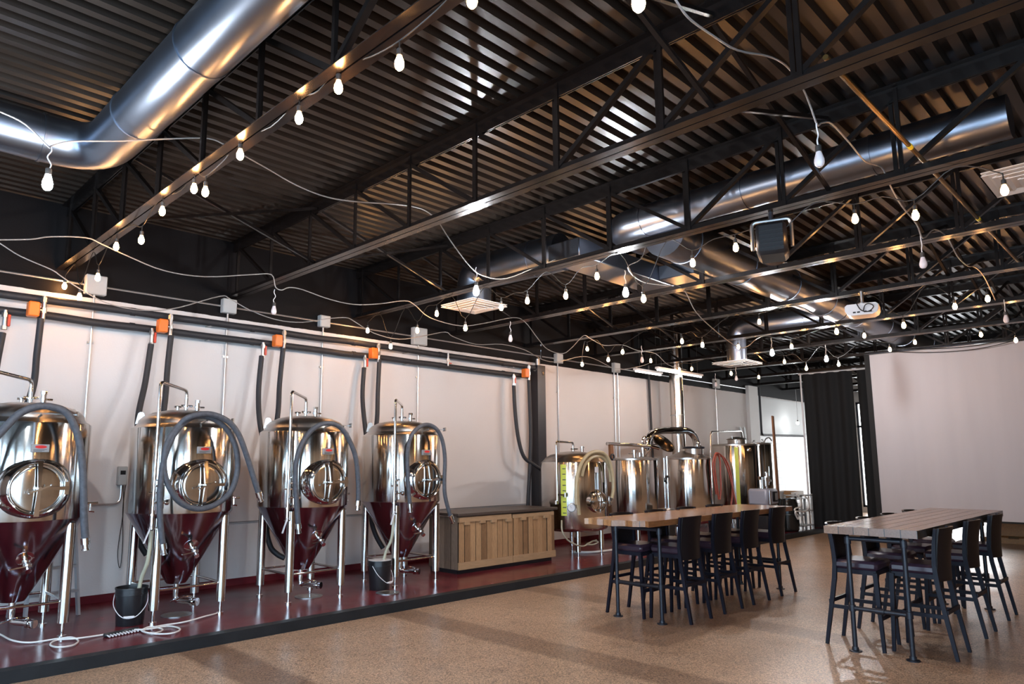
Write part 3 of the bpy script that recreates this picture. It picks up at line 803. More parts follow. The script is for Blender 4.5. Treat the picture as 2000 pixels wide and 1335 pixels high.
nth = ['one, beside the ladder', 'two', 'three', 'four, beside the counter']
for lab, i, P in HS:
    tag(MB().tube(smooth(P, 6), .036, 12).build('insulated_hose', M['black_rubber']), lab+(nth[i] if i is not None else ''), 'hose', 'insulated hoses from the wall pipes')

# ------------------------------------------------------------------ fermenters
def make_fermenter():
    t = thing('fermenter_tank', '', 'brewing tank', (0, 0, 0), 0, 'conical fermenters')
    z0 = -PZ
    R_ = .555
    MB().lathe([(R_-.004, 1.205+z0), (R_, 1.212+z0), (R_, 2.112+z0), (R_-.006, 2.122+z0)], 64).build('shell', M['steel'], t)
    MB().lathe([(R_-.008, 2.118+z0), (.535, 2.130+z0), (.505, 2.150+z0), (.490, 2.175+z0), (.485, 2.205+z0), (.44, 2.25+z0), (.34, 2.295+z0), (.2, 2.325+z0), (0, 2.335+z0)], 64).build('dome_lid', M['steel_dome'], t)
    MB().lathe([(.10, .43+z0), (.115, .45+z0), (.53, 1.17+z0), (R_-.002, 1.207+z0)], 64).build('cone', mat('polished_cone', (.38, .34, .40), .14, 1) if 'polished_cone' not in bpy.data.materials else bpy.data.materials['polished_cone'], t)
    for sx, sy in ((-1, -1), (1, -1), (1, 1), (-1, 1)):
        lx, ly = sx*.355, sy*.355
        lg = MB().cyl((lx, ly, .235+z0), (lx, ly, 1.165+z0), .05, 20).build('leg', M['steel'], t)
        MB().cyl((lx, ly, .118+z0), (lx, ly, .24+z0), .017, 12).cyl((lx, ly, .10+z0), (lx, ly, .118+z0), .04, 16).build('foot', M['steel_polish'], lg)
    zz = .43+z0
    for p, q in (((-1, -1), (1, -1)), ((1, -1), (1, 1)), ((1, 1), (-1, 1)), ((-1, 1), (-1, -1))):
        MB().cyl((p[0]*.355, p[1]*.355, zz), (q[0]*.355, q[1]*.355, zz), .014, 10).build('brace', M['steel_polish'], t)
    # manway facing the room (-y)
    zc = 1.505+z0
    mw = MB().lathe([(.318, .40), (.315, .47), (.300, .515), (.265, .565), (.243, .600), (.236, .604), (.229, .600), (.221, .575), (.218, .55)], 48, (0, 0, zc), (0, -1, 0)).build('manway', M['steel_polish'], t)
    MB().lathe([(0, .590), (.06, .589), (.13, .584), (.185, .577), (.207, .573), (.214, .566), (.214, .55)], 48, (0, 0, zc), (0, -1, 0)).build('door', M['steel'], mw)
    h = MB(); yf = -.655
    h.bar((0, yf, zc), (0, -.615, zc+.25), .026, .024, (0, 1, 0), .044, .024); h.bar((0, yf, zc), (0, -.615, zc-.25), .026, .024, (0, 1, 0), .044, .024)
    h.cyl((0, -.60, zc), (0, -.70, zc), .018, 12)
    h.bar((0, yf, zc), (.25, -.625, zc), .024, .024, (0, 1, 0), .036, .024)
    h.bar((.235, -.605, zc-.06), (.235, -.605, zc+.06), .022, .035); h.bar((-.085, -.69, zc-.04), (.085, -.69, zc+.03), .014, .014)
    h.sphere((-.085, -.69, zc-.04), .011, 8, 6); h.sphere((.085, -.69, zc+.03), .011, 8, 6)
    h.build('door_clamp', M['steel_polish'], mw)
    # maker plate (red badge over engraved lines) on the shell
    npz = 1.875+z0
    n_ = MB().rbox(-.075, .075, -.5665, -.552, npz-.036, npz+.036, .003).build('name_plate', M['badge_grey'], t)
    MB().lathe([(0, 0), (.048, 0), (.048, .002), (0, .002)], 24, (.005, -.5668, npz+.012), (0, -1, 0)).build('red_badge', M['badge_red'], n_)
    for v in n_.children[0].data.vertices: v.co.z = npz+.012+(v.co.z-npz-.012)*.30
    e = MB()
    for k in range(3): e.box(-.055, .055-.02*k, -.5685, -.566, npz-.014-.008*k, npz-.011-.008*k)
    e.build('engraved_text', M['black_plastic'], n_)
    # lifting lugs
    for a in (155, 20):
        ca, sa = math.cos(math.radians(a)), math.sin(math.radians(a)); c = Vector((ca*.46, sa*.46, 2.20+z0)); tg = Vector((-sa, ca, 0)); rd = Vector((ca, sa, 0))
        pr = []
        for k in range(9):
            g = PI*k/8; pr.append(c+rd*.035*math.cos(g)+Vector((0, 0, .07+.035*math.sin(g))))
        pr = [c+rd*.055+Vector((0, 0, -.03))]+pr+[c-rd*.055]
        MB().prism(pr, tg*.012).lathe([(0, -.002), (.018, -.002), (.018, .014), (0, .014)], 16, c+Vector((0, 0, .07)), tg).build('lifting_lug', M['steel_dome'], t)
    # fittings on top
    f = MB(); f.cyl((0, 0, 2.32+z0), (0, 0, 2.40+z0), .022); f.lathe([(.04, 0), (.04, .015)], 16, (0, 0, 2.37+z0)); f.cyl((-.06, 0, 2.385+z0), (.07, 0, 2.385+z0), .012, 10); f.cyl((0, 0, 2.40+z0), (0, 0, 2.47+z0), .02)
    f.build('spray_ball_valve', M['steel_polish'], t)
    f = MB(); f.cyl((.10, -.07, 2.31+z0), (.10, -.07, 2.43+z0), .026); f.lathe([(.036, 0), (.036, .02)], 16, (.10, -.07, 2.36+z0)); f.lathe([(.033, 0), (.033, .03)], 8, (.10, -.07, 2.42+z0)); f.cyl((.10, -.07, 2.37+z0), (.18, -.07, 2.37+z0), .010, 8)
    f.build('pressure_valve', M['steel_polish'], t)
    f = MB(); f.cyl((-.05, .12, 2.31+z0), (-.05, .12, 2.38+z0), .02); f.cyl((-.09, .12, 2.38+z0), (-.01, .12, 2.38+z0), .012, 8); f.build('relief_valve', M['steel_polish'], t)
    # blow-off arm: up from the dome, across, and down outside the shell
    g = math.radians(-136); ax, ay = math.cos(g)*.63, math.sin(g)*.63
    MB().tube(fillet([(0, 0, 2.44+z0), (0, 0, 2.56+z0), (ax, ay, 2.59+z0), (ax, ay, 1.20+z0)], .06), .0185, 12).build('blowoff_arm', M['steel_polish'], t)
    va = MB(); va.cyl((ax, ay, 1.06+z0), (ax, ay, 1.22+z0), .024); va.lathe([(.036, 0), (.036, .016)], 16, (ax, ay, 1.20+z0)); va.lathe([(.036, 0), (.036, .016)], 16, (ax, ay, 1.06+z0))
    va.cyl((ax, ay, 1.33+z0), (ax+.11, ay-.02, 1.33+z0), .013, 10); va.lathe([(.02, 0), (.03, .005), (.03, .03), (.02, .035)], 14, (ax+.11, ay-.02, 1.33+z0), (1, -.2, 0))
    va.cyl((ax-.05, ay, 1.43+z0), (ax+.07, ay, 1.43+z0), .009, 8); va.cyl((ax+.07, ay-.01, 1.25+z0), (ax+.07, ay-.01, 1.50+z0), .012, 10); va.cyl((ax, ay, 1.50+z0), (ax+.08, ay-.01, 1.50+z0), .011, 8)
    va.build('sample_valve', M['steel_polish'], t)
    MB().bar((ax-.02, ay-.04, 1.10+z0), (ax-.09, ay-.06, .93+z0), .024, .010, (1, 0, 0)).build('valve_lever', M['white_plastic'], t)
    MB().cyl((ax, ay, 1.56+z0), (math.cos(g)*.55, math.sin(g)*.55, 1.56+z0), .009, 8).build('arm_bracket', M['steel_polish'], t)
    # hose hanger
    MB().tube([(-.02, -.50, 2.17+z0), (-.02, -.64, 2.19+z0)], .010, 8).bar((-.10, -.60, 2.195+z0), (.27, -.60, 2.195+z0), .014, .012).bar((.27, -.60, 2.195+z0), (.27, -.655, 2.20+z0), .012, .05).tube([(.2, -.49, 2.16+z0), (.2, -.60, 2.19+z0)], .010, 8).build('hose_hanger', M['steel_dull'], t)
    # racking port on the cone and dump valve under it
    d = Vector((.0, -.85, -.5)).normalized(); pz = .86+z0; pc = Vector((.0, -.345, pz))
    r_ = MB(); r_.lathe([(.075, -.02), (.075, .006), (.045, .012)], 20, pc, d); r_.cyl(pc, pc+d*.13, .020); r_.lathe([(.034, 0), (.034, .02)], 16, pc+d*.06); r_.lathe([(.036, 0), (.036, .03)], 16, pc+d*.13); r_.cyl(pc+d*.16, pc+d*.20, .026)
    r_.build('racking_port', M['steel_polish'], t)
    MB().bar(pc+d*.145+Vector((.03, 0, .02)), pc+d*.145+Vector((-.15, -.03, .0)), .026, .010).build('racking_handle', M['steel_polish'], t)
    MB().cyl((0, 0, .31+z0), (0, 0, .45+z0), .030).tube(fillet([(0, 0, .34+z0), (0, 0, .24+z0), (.12, -.22, .24+z0)], .06), .028, 12).lathe([(.042, 0), (.042, .03)], 16, (.10, -.185, .24+z0), (.5, -.9, 0)).lathe([(.042, 0), (.042, .03)], 16, (.125, -.23, .24+z0), (.5, -.9, 0)).build('dump_valve', M['steel_polish'], t)
    MB().tube([(.10, -.20, .29+z0), (0, -.22, .31+z0), (-.12, -.18, .27+z0)], .010, 8).build('dump_handle', M['steel_polish'], t)
    # thermometer probe to the far side
    MB().cyl((.545, -.02, 1.33+z0), (.68, -.02, 1.33+z0), .012, 10).cyl((.61, -.02, 1.25+z0), (.61, -.02, 1.33+z0), .010, 8).cyl((.60, -.02, 1.25+z0), (.65, -.03, 1.24+z0), .009, 8).build('temperature_probe', M['steel_polish'], t)
    return t


ferm_lab = ['conical steel fermenter with the ladder behind it', 'conical steel fermenter with a full loop of grey hose on its front',
            'conical steel fermenter between the looped-hose tank and the tank next to the counter', 'conical steel fermenter next to the wooden bar counter']
FT = []
for i, x in enumerate(TX):
    if i == 0: t = make_fermenter()
    else: t = dup(FT[0], (0, 0, 0))
    t.location = (x, (8.15, 8.12, 8.07, 8.09)[i], PZ); t['label'] = ferm_lab[i]; FT.append(t)

# grey hoses draped over the fermenters
def hose(name, label, pts, r, m, group=None, fit=None, n=12):
    t = thing(name, label, 'hose', pts[0], 0, group); o = Vector(pts[0])
    P = smooth([Vector(p)-o for p in pts], 7)
    MB().tube(P, r, n).build('hose_tube', m, t, sharp=60)
    if fit:
        for e, d in ((P[-1], P[-1]-P[-2]), (P[0], P[0]-P[1]))[:fit]:
            d.normalize(); MB().lathe([(r+.004, -.05), (r+.006, -.048), (r+.006, .012), (r-.006, .014), (r-.006, .05), (r+.002, .052), (r+.002, .066)], 16, e, d).build('hose_coupling', M['steel_polish'], t)
    return t


YF = 7.44
def fr(pts, y): return [aty(a, b_, y) for a, b_ in pts]
hose('brewers_hose', 'thick grey hose hung over the front of the tank with the ladder behind it', fr([(-70, 990), (-55, 930), (-20, 870), (10, 835), (40, 806), (75, 793), (105, 795), (128, 804), (143, 826), (155, 862), (161, 910), (163, 960), (164, 1010), (167, 1060)], YF+.02), .034, M['grey_hose'], 'grey hoses over the fermenters', 1)
hose('brewers_hose', 'thick grey hose looped in a big ring on the front of the second tank', fr([(319, 1070), (314, 1030), (312, 990), (313, 950), (320, 900), (336, 856), (358, 826), (384, 812), (418, 818), (446, 842), (462, 880), (463, 922), (450, 960), (420, 985), (385, 993), (352, 980), (328, 945), (320, 905), (328, 862), (350, 830)], YF-.01)+fr([(372, 813), (410, 808), (445, 822), (466, 848), (482, 890), (496, 935), (507, 968)], YF-.08), .030, M['grey_hose'], 'grey hoses over the fermenters', 2)
hose('brewers_hose', 'thick grey hose hung in an arch on the third tank', fr([(583, 1030), (580, 990), (577, 940), (580, 895), (593, 860), (613, 836), (638, 826), (662, 832), (680, 855), (694, 890), (699, 930), (700, 965), (699, 985)], YF-.02), .030, M['grey_hose'], 'grey hoses over the fermenters', 2)
hose('brewers_hose', 'thick grey hose hung in an arch on the tank next to the counter', fr([(801, 990), (798, 955), (796, 915), (796, 880), (803, 852), (818, 834), (836, 829), (853, 838), (864, 860), (869, 895), (868, 935), (869, 965), (876, 995), (882, 1012)], YF-.02), .028, M['grey_hose'], 'grey hoses over the fermenters', 2)

# ------------------------------------------------------------------ things on the platform
def bucket(label, p, rim):
    t = thing('bucket', label, 'bucket', p, random.uniform(-.4, .4), 'black buckets')
    MB().lathe([(.128, 0), (.130, .005), (.150, .30), (.157, .302), (.157, .315), (.152, .315), (.152, .355), (.158, .357), (.158, .372), (.147, .372), (.143, .30), (.125, .015), (0, .015)], 40).build('pail', M['black_plastic'], t)
    if rim: MB().lathe([(.135, .33), (.14, .33), (.149, .374), (.139, .374)], 40).build('inner_liner', M['white_plastic'], t)
    hp = smooth([(.155, 0, .31), (.15, -.09, .20), (.06, -.165, .10), (-.06, -.165, .10), (-.15, -.09, .20), (-.155, 0, .31)], 6)
    MB().tube(hp, .004, 6).build('bail_handle', M['white_plastic'], t)
    MB().cyl((.05, -.166, .10), (-.05, -.166, .10), .010, 10).build('grip', M['white_plastic'], t)
    return t


bucket('black bucket standing under the arm of the second tank', atz(253, 1218, PZ), False)
bucket('black bucket with a white liner standing by the tank next to the counter', atz(741, 1150, PZ), True)
g = math.radians(-136)
for i, (ti, bq, lab) in enumerate(((1, (264, 1142), 'clear hose running from the second tank arm into its bucket'), (3, (750, 1090), 'clear hose running from the fourth tank arm into its bucket'))):
    a = FT[ti].location+Vector((math.cos(g)*.63, math.sin(g)*.63, .95)); bk = atz(256, 1222, PZ) if ti == 1 else atz(741, 1150, PZ)
    e = Vector((bk.x+.04, bk.y+.03, PZ+.15))
    hose('drain_hose', lab, [a, Vector((a.x*.85+e.x*.15, a.y*.85+e.y*.15, a.z-.3)), Vector((a.x*.35+e.x*.65, a.y*.35+e.y*.65, e.z+.30)), e], .020, M['clear_hose'], 'clear drain hoses')
# floor drains
for i, (q, r) in enumerate((((345, 1200), .16), ((603, 1164), .17), ((757, 1157), .15))):
    t = thing('floor_drain', 'round metal floor drain under the %s tank' % ('second', 'third', 'fourth')[i], 'drain', atz(q[0], q[1], PZ+.001), 0, 'round floor drains')
    MB().lathe([(r, 0), (r, .006), (r*.82, .007), (r*.80, .004), (0, .004)], 32).build('drain_plate', M['steel_dull'], t)
    gr = MB()
    for k in range(-3, 4): gr.box(-r*.6, r*.6, k*r*.16-.006, k*r*.16+.006, .004, .007)
    gr.build('grate', M['steel_polish'], t)
# cord along the platform with loops
cp = [(-30, 1225), (0, 1238), (25, 1250), (60, 1254), (110, 1247), (140, 1244), (153, 1251), (140, 1260), (112, 1263), (98, 1258), (112, 1249), (150, 1246), (200, 1239), (250, 1230), (290, 1228), (330, 1222), (352, 1228), (335, 1236), (300, 1237), (277, 1231), (295, 1223), (318, 1229), (300, 1236), (280, 1231), (310, 1222), (360, 1214), (400, 1203), (425, 1196), (432, 1187)]
tag(MB().tube(smooth([atz(a, b_, PZ+.012+.006*(k % 3)) for k, (a, b_) in enumerate(cp)], 6), .008, 8).build('wash_cord', M['white_hose']), 'thin pale hose lying in loops on the red platform', 'hose')
# floor brush
c = atz(240, 1238, PZ)
t = thing('floor_brush', 'small floor brush head lying bristles out on the platform by the bucket', 'brush', c, math.radians(12))
MB().rbox(-.17, .17, 0, .05, .0, .035, .008).build('brush_block', M['black_plastic'], t)
for k in range(11):
    x = -.155+k*.031
    MB().lathe([(.005, 0), (.009, .05)], 8, (x, .0, .02), (0, -1, -.12)).build('bristle_tuft', M['white_plastic'], t)
# step ladder behind the first tank
t = thing('step_ladder', 'aluminium step ladder standing behind the fermenter', 'ladder', (2.12, 8.98, PZ), math.radians(8))
for s in (-1, 1):
    MB().bar((s*.26, -.22, 0), (s*.18, 0, 1.55), .025, .06, (0, 1, 0)).build('front_rail', M['alu'], t)
    MB().bar((s*.26, .25, 0), (s*.18, .02, 1.55), .02, .04, (0, 1, 0)).build('rear_rail', M['alu'], t)
for k in range(1, 6):
    z = k*.26; f_ = z/1.55; MB().box(-.26+.08*f_, .26-.08*f_, -.22+.22*f_-.04, -.22+.22*f_+.05, z-.012, z+.012).build('step', M['alu'], t)
MB().rbox(-.2, .2, -.06, .09, 1.55, 1.58, .01).build('top_cap', M['alu'], t)

# ------------------------------------------------------------------ bar counter
t = thing('bar_counter', 'low bar counter clad in reclaimed boards with a dark top', 'counter', (7.2, 7.9, PZ))
Lc, Dc, z0, z1 = 2.2, .66, .065, .84
MB().box(.02, Lc-.02, .05, Dc, 0, z0).build('plinth', M['black_plastic'], t)
fb = MB(); x = 0; random.seed(4)
while x < Lc-.01:
    w = min(.118, Lc-x); d = random.choice((0, .006, .012, .004)); fb.box(x+.002, x+w-.002, -d, .03, z0+.10, z1-.085); x += .118
fb.build('front_boards', M['counter'], t)
MB().box(0, Lc, .028, .04, z0, z1).build('carcass', M['counter_top'], t)
for k, (a, b_) in enumerate(((-.01, 1.15), (1.16, Lc+.01))):
    MB().box(a, b_, -.022, .03, z0, z0+.105).build('bottom_rail', M['counter_rail'], t)
    MB().box(a, b_-.03, -.030+.008*k, .03, z1-.085, z1-.012-.012*k).build('top_rail', M['counter_rail'], t)
random.seed(12)
for k in range(7):
    a = .1+k*.31+random.uniform(-.05, .05); MB().box(a, a+.11, -.034, -.0, z1-.115-random.uniform(0, .02), z1-.075).build('block_trim', M['counter_rail'], t)
eb = MB(); y = 0
while y < Dc-.01:
    w = min(.15, Dc-y); eb.box(-.012-random.choice((0, .004)), .02, y+.002, y+w-.002, z0, z1-.01); y += .15
eb.build('end_boards', M['counter_side'], t)
MB().box(Lc-.02, Lc, 0, Dc, z0, z1).build('far_end_panel', M['counter_side'], t)
MB().rbox(-.05, Lc+.04, -.06, Dc+.05, z1, z1+.045, .008).build('counter_top', M['counter_top'], t)

# ------------------------------------------------------------------ brite tank and brewhouse
def shell_tank(name, label, x, y, r, zb, zt, dome, legs=4, legr=.045, matn='steel'):
    t = thing(name, label, 'brewing tank', (x, y, PZ))
    zb -= PZ; zt -= PZ
    MB().lathe([(r*.2, zb-.05), (r*.8, zb-.035), (r-.02, zb), (r, zb+.03), (r, zt-.012), (r-.006, zt)], 56).build('shell', M[matn], t)
    if dome == 'dome': MB().lathe([(r-.008, zt-.004), (r*.94, zt+.02), (r*.9, zt+.045), (r*.86, zt+.075), (r*.7, zt+.13), (r*.4, zt+.18), (0, zt+.20)], 56).build('dome_lid', M['steel_dome'], t)
    elif dome == 'flat': MB().lathe([(r+.012, zt-.03), (r+.012, zt+.004), (r*.9, zt+.02), (0, zt+.03)], 56).build('flat_lid', M['steel_dome'], t)
    else: MB().lathe([(r+.008, zt-.03), (r+.008, zt+.004), (r*.3, zt+.16), (r*.28, zt+.2), (0, zt+.2)], 56).build('cone_lid', M['steel_dome'], t)
    for k in range(legs):
        a = PI/4+2*PI*k/legs; lx, ly = math.cos(a)*r*.80, math.sin(a)*r*.80
        lg = MB().cyl((lx, ly, .10), (lx, ly, zb+.02), legr, 16).build('leg', M['steel'], t)
        MB().cyl((lx, ly, .012), (lx, ly, .11), .016, 10).cyl((lx, ly, 0), (lx, ly, .014), .035, 14).build('foot', M['steel_polish'], lg)
    return t


bt = shell_tank('brite_tank', 'squat steel brite tank with a yellow level strip beside the counter', 10.255, 8.13, .596, .57, 1.746, 'dome')
def curved(r, a0, a1, z0, z1, th=.004, n=10): return MB().lathe([(r, z0), (r+th, z0), (r+th, z1), (r, z1), (r, z0)], n, (0, 0, 0), (0, 0, 1), a0, a1)
# lathe angles on the z axis run from -x side reference: use explicit boxes along the arc
def arc_panel(r, ang, half, z0, z1, th=.004, n=6):
    m_ = MB(); vs = []
    for k in range(n+1):
        a = ang-half+2*half*k/n
        for rr in (r, r+th):
            for z in (z0, z1): vs.append((rr*math.cos(a), rr*math.sin(a), z))
    fs = []
    for k in range(n):
        i = k*4; j = i+4
        fs += [(i, j, j+1, i+1), (i+2, i+3, j+3, j+2), (i, i+2, j+2, j), (i+1, j+1, j+3, i+3)]
    fs += [(0, 1, 3, 2), (4*n, 4*n+2, 4*n+3, 4*n+1)]
    return m_.add(vs, fs)


a = math.radians(-159)
ls = arc_panel(.596, a, .085, .72, 1.60).build('level_strip', M['yellow'], bt)
tk = MB()
for k in range(9): tk.add(*(lambda q: (q.v, q.f))(arc_panel(.5995, a+.02, .05, .76+k*.095, .775+k*.095, .003)))
tk.build('level_tick', M['black_plastic'], ls)
g2 = math.radians(-167); ax, ay = math.cos(g2)*.68, math.sin(g2)*.68
MB().tube(fillet([(0, 0, 1.84), (0, 0, 2.00), (ax, ay, 2.0), (ax, ay, .92)], .06), .020, 12).build('blowoff_arm', M['steel_polish'], bt)
MB().cyl((ax, ay, 1.08), (ax+.05, ay-.14, 1.08), .014, 10).cyl((ax+.05, ay-.14, 1.04), (ax+.05, ay-.14, 1.12), .02, 10).cyl((ax-.03, ay, .92), (ax-.03, ay, .98), .03, 10).build('sample_valve', M['steel_polish'], bt)
MB().cyl((0, 0, 1.84), (0, 0, 1.90), .03).cyl((-.07, 0, 1.88), (.07, -.05, 1.88), .012, 8).cyl((.14, -.1, 1.81), (.14, -.1, 1.93), .028).lathe([(.04, 0), (.04, .02)], 14, (.14, -.1, 1.9)).build('top_valve', M['steel_polish'], bt)
dm = Vector((math.cos(math.radians(-101)), math.sin(math.radians(-101)), 0)); zc = .96
mw = MB().lathe([(.215, .50), (.205, .56), (.185, .62), (.185, .655), (.172, .66), (.165, .64)], 40, (0, 0, zc), dm).build('manway', M['steel_polish'], bt)
MB().lathe([(0, .675), (.08, .665), (.15, .64), (.165, .625)], 40, (0, 0, zc), dm).build('door', M['steel'], mw)
s_ = dm.cross(Vector((0, 0, 1))); cc = Vector((0, 0, zc))+dm*.70
MB().bar(cc-Vector((0, 0, .18)), cc+Vector((0, 0, .18)), .02, .02, dm).bar(cc, cc-s_*.23, .02, .02).bar(cc-s_*.2+Vector((0, 0, -.08)), cc-s_*.2+Vector((0, 0, .09)), .02, .02).bar(cc-s_*.05, cc+s_*.17, .02, .02).build('door_clamp', M['steel_polish'], mw)
dg = Vector((math.cos(math.radians(-146)), math.sin(math.radians(-146)), 0))
gg = MB().lathe([(.03, .55), (.03, .62), (.072, .622), (.074, .650), (.062, .654), (.060, .642), (0, .642)], 28, (0, 0, .86), dg).build('gauge', M['steel_dull'], bt)
MB().lathe([(0, .643), (.058, .643), (.058, .645), (0, .645)], 28, (0, 0, .86), dg).build('gauge_face', M['white_plastic'], gg)
MB().bar(Vector((0, 0, .86))+dg*.647, Vector((0, 0, .895))+dg*.647+dg.cross(Vector((0, 0, 1)))*.02, .006, .003).build('gauge_needle', M['black_plastic'], gg)
dl = math.radians(-99); arc_panel(.597, dl, .07, 1.46, 1.56).build('label_plate', M['white_plastic'], bt)
MB().tube([(.60*math.cos(dl), .60*math.sin(dl)-.02, 1.46), (.60*math.cos(dl), .60*math.sin(dl)-.02, 1.17)], .03, 10).build('sight_tube', M['steel_dull'], bt)
# beige hoses over it
YB = 7.50
for k, pts in enumerate(([(1131, 1005), (1128, 960), (1130, 925), (1140, 898), (1160, 884), (1180, 890), (1190, 915), (1193, 940)],
                         [(1136, 930), (1143, 906), (1158, 892), (1176, 892), (1188, 905), (1194, 915)],
                         [(1126, 985), (1126, 945), (1133, 910), (1150, 886), (1172, 882), (1188, 895), (1196, 925), (1198, 955), (1193, 978)])):
    hose('beige_hose', 'pale beige hose draped over the brite tank, '+('ending before the manway', 'the shortest of three', 'reaching lowest beside the mash tun')[k], fr(pts, YB-.05*k), .030, M['beige_hose'], 'beige hoses on the brite tank', 1 if k == 2 else None)
hose('drain_hose', 'cream hose running from the level strip down to a coil under the brite tank', [aty(1097, 1016, 7.68), aty(1098, 1036, 7.6), aty(1108, 1053, 7.6), aty(1124, 1063, 7.6), aty(1140, 1066, 7.65), aty(1158, 1056, 7.75), aty(1168, 1058, 7.8), aty(1158, 1063, 7.72), aty(1146, 1062, 7.7), aty(1165, 1054, 7.85)], .014, M['clear_hose'])
hose('floor_hose', 'silver hose lying on the platform behind the brite tank legs', [atz(1120, 1077, PZ+.02), atz(1150, 1078, PZ+.02), atz(1185, 1075, PZ+.02), atz(1215, 1070, PZ+.02), atz(1260, 1063, PZ+.02)], .022, M['white_hose'])

mt = shell_tank('mash_tun', 'steel mash tun with a wooden post standing on its rim', 12.45, 8.34, .53, .45, 1.812, 'flat')
kt = shell_tank('brew_kettle', 'steel brew kettle with an open hatch and an arched vapour pipe', 14.40, 8.15, .50, .45, 1.83, 'cone')
hl = shell_tank('hot_liquor_tank', 'tall steel tank with a yellow strip and red hoses beside it', 17.0, 8.3, .565, .40, 2.172, 'flat')
cl = shell_tank('cold_liquor_tank', 'tall steel tank behind the one with the yellow strip', 19.0, 8.72, .475, .40, 2.245, 'flat')
# mash tun top gear
o = mt.location
def rel(v, t): return Vector(v)-t.location
p = aty(1194, 890, 8.1); q = aty(1193, 868, 8.1)
MB().bar(rel(p, mt)+Vector((0, 0, -.06)), rel(q, mt)+Vector((0, 0, .02)), .10, .05, (0, 1, 0)).build('wooden_post', M['paddle'], mt)
MB().tube([rel(aty(1186, 866, 8.1), mt), rel(aty(1230, 868, 8.1), mt), rel(aty(1270, 871, 8.1), mt), rel(aty(1287, 875, 8.0), mt)], .035, 12).build('sparge_pipe', M['steel_polish'], mt)
MB().tube([rel(aty(1200, 868, 8.15), mt), rel(aty(1285, 868, 8.2), mt)], .018, 10).build('water_pipe', M['steel_polish'], mt)
f = MB(); f.torus(rel(aty(1196, 892, 8.0), mt), .05, .018, (0, 1, 0), 20, 8); f.build('lifting_lug', M['black_iron'], mt)
zt = 1.812-PZ
f = MB(); f.cyl((-.12, -.15, zt), (-.12, -.15, zt+.16), .05); f.lathe([(.07, 0), (.07, .03)], 20, (-.12, -.15, zt+.14)); f.cyl((.0, -.2, zt), (.0, -.2, zt+.12), .035); f.cyl((-.2, -.3, zt+.03), (.05, -.42, zt+.03), .014, 8); f.cyl((-.25, -.1, zt+.1), (-.05, -.1, zt+.1), .01, 8); f.build('sight_fitting', M['steel_polish'], mt)
f = MB(); f.cyl((.27, -.1, zt), (.27, -.1, zt+.24), .05); f.lathe([(.075, 0), (.075, .03)], 20, (.27, -.1, zt+.20)); f.torus((.27, -.16, zt+.36), .09, .025, (0, 1, 0), 20, 8); f.cyl((.33, -.1, zt+.02), (.42, -.2, zt+.2), .02, 8); f.build('rake_drive', M['steel_polish'], mt)
# kettle: vapour arch, hatch
zk = 1.83-PZ
arch = [aty(1263, 880, 8.35), aty(1264, 862, 8.35), aty(1272, 848, 8.35), aty(1290, 841, 8.33), aty(1320, 840, 8.3), aty(1342, 841, 8.28), aty(1355, 851, 8.25), aty(1361, 868, 8.22), aty(1362, 884, 8.2)]
MB().tube(smooth([rel(v, kt) for v in arch], 6), .078, 18).build('vapour_pipe', M['steel_polish'], kt)
f = MB(); f.cyl((-.02, -.16, zk+.08), (-.02, -.16, zk+.22), .20, 28); f.build('hatch_neck', M['steel_dome'], kt)
MB().torus((-.02, -.16, zk+.23), .215, .024, (0, 0, 1), 32, 8).build('hatch_rim', M['black_iron'], kt)
hc = rel(aty(1297, 863, 7.95), kt)
MB().lathe([(.0, .035), (.16, .022), (.25, -.01), (.258, -.035), (.235, -.04), (0, -.02)], 36, hc, (-.10, -.62, .60)).build('hatch_lid', mat('hatch_lid_dark', (.10, .085, .075), .2, 1), kt)
f = MB(); f.cyl((.16, -.15, zk+.1), (.16, -.15, zk+.34), .03); f.sphere((.16, -.17, zk+.34), .05, 12, 8); f.sphere((.2, -.2, zk+.24), .045, 12, 8); f.cyl((.2, -.2, zk+.1), (.2, -.2, zk+.2), .02); f.build('spray_valve', M['steel_polish'], kt)
# flue
fp = aty(1323, 800, 8.75)
t = thing('flue_pipe', 'tall round steel flue rising behind the brew kettle to the roof', 'flue', (fp.x, fp.y, 1.9))
MB().cyl((0, 0, 0), (0, 0, DECK-1.9-.01), .162, 32).build('flue_shell', M['steel'], t)
for z in (.95, 2.0): MB().lathe([(.162, -.012), (.168, -.01), (.168, .01), (.162, .012)], 32, (0, 0, z)).build('seam_band', M['steel_dull'], t)
MB().box(-.2, .2, -.2, .2, -1.8, -1.7).cyl((0, 0, -1.7), (0, 0, 0), .10, 20).build('flue_stand', M['steel_dull'], t)
# pump stand with steel tubes between tun and kettle
pp = aty(1301, 940, 7.5)
t = thing('transfer_pump', 'narrow steel pump riser with a black grip between the mash tun and the kettle', 'pump', (pp.x, pp.y, PZ))
MB().cyl((-.05, 0, .05), (-.05, 0, 1.72), .022, 12).cyl((.03, -.02, .05), (.03, -.02, 1.75), .032, 14).build('riser_tube', M['steel_polish'], t)
MB().torus((0, -.02, 1.30), .06, .028, (0, 1, .2), 20, 8).build('grip', M['black_plastic'], t)
MB().rbox(-.15, .15, -.1, .14, .55, .75, .02).cyl((-.1, -.1, .64), (-.1, -.2, .64), .08).build('pump_body', M['steel_dull'], t)
MB().rbox(-.14, .14, -.12, .12, 0, .55, .02).build('pump_stand', M['black_plastic'], t)
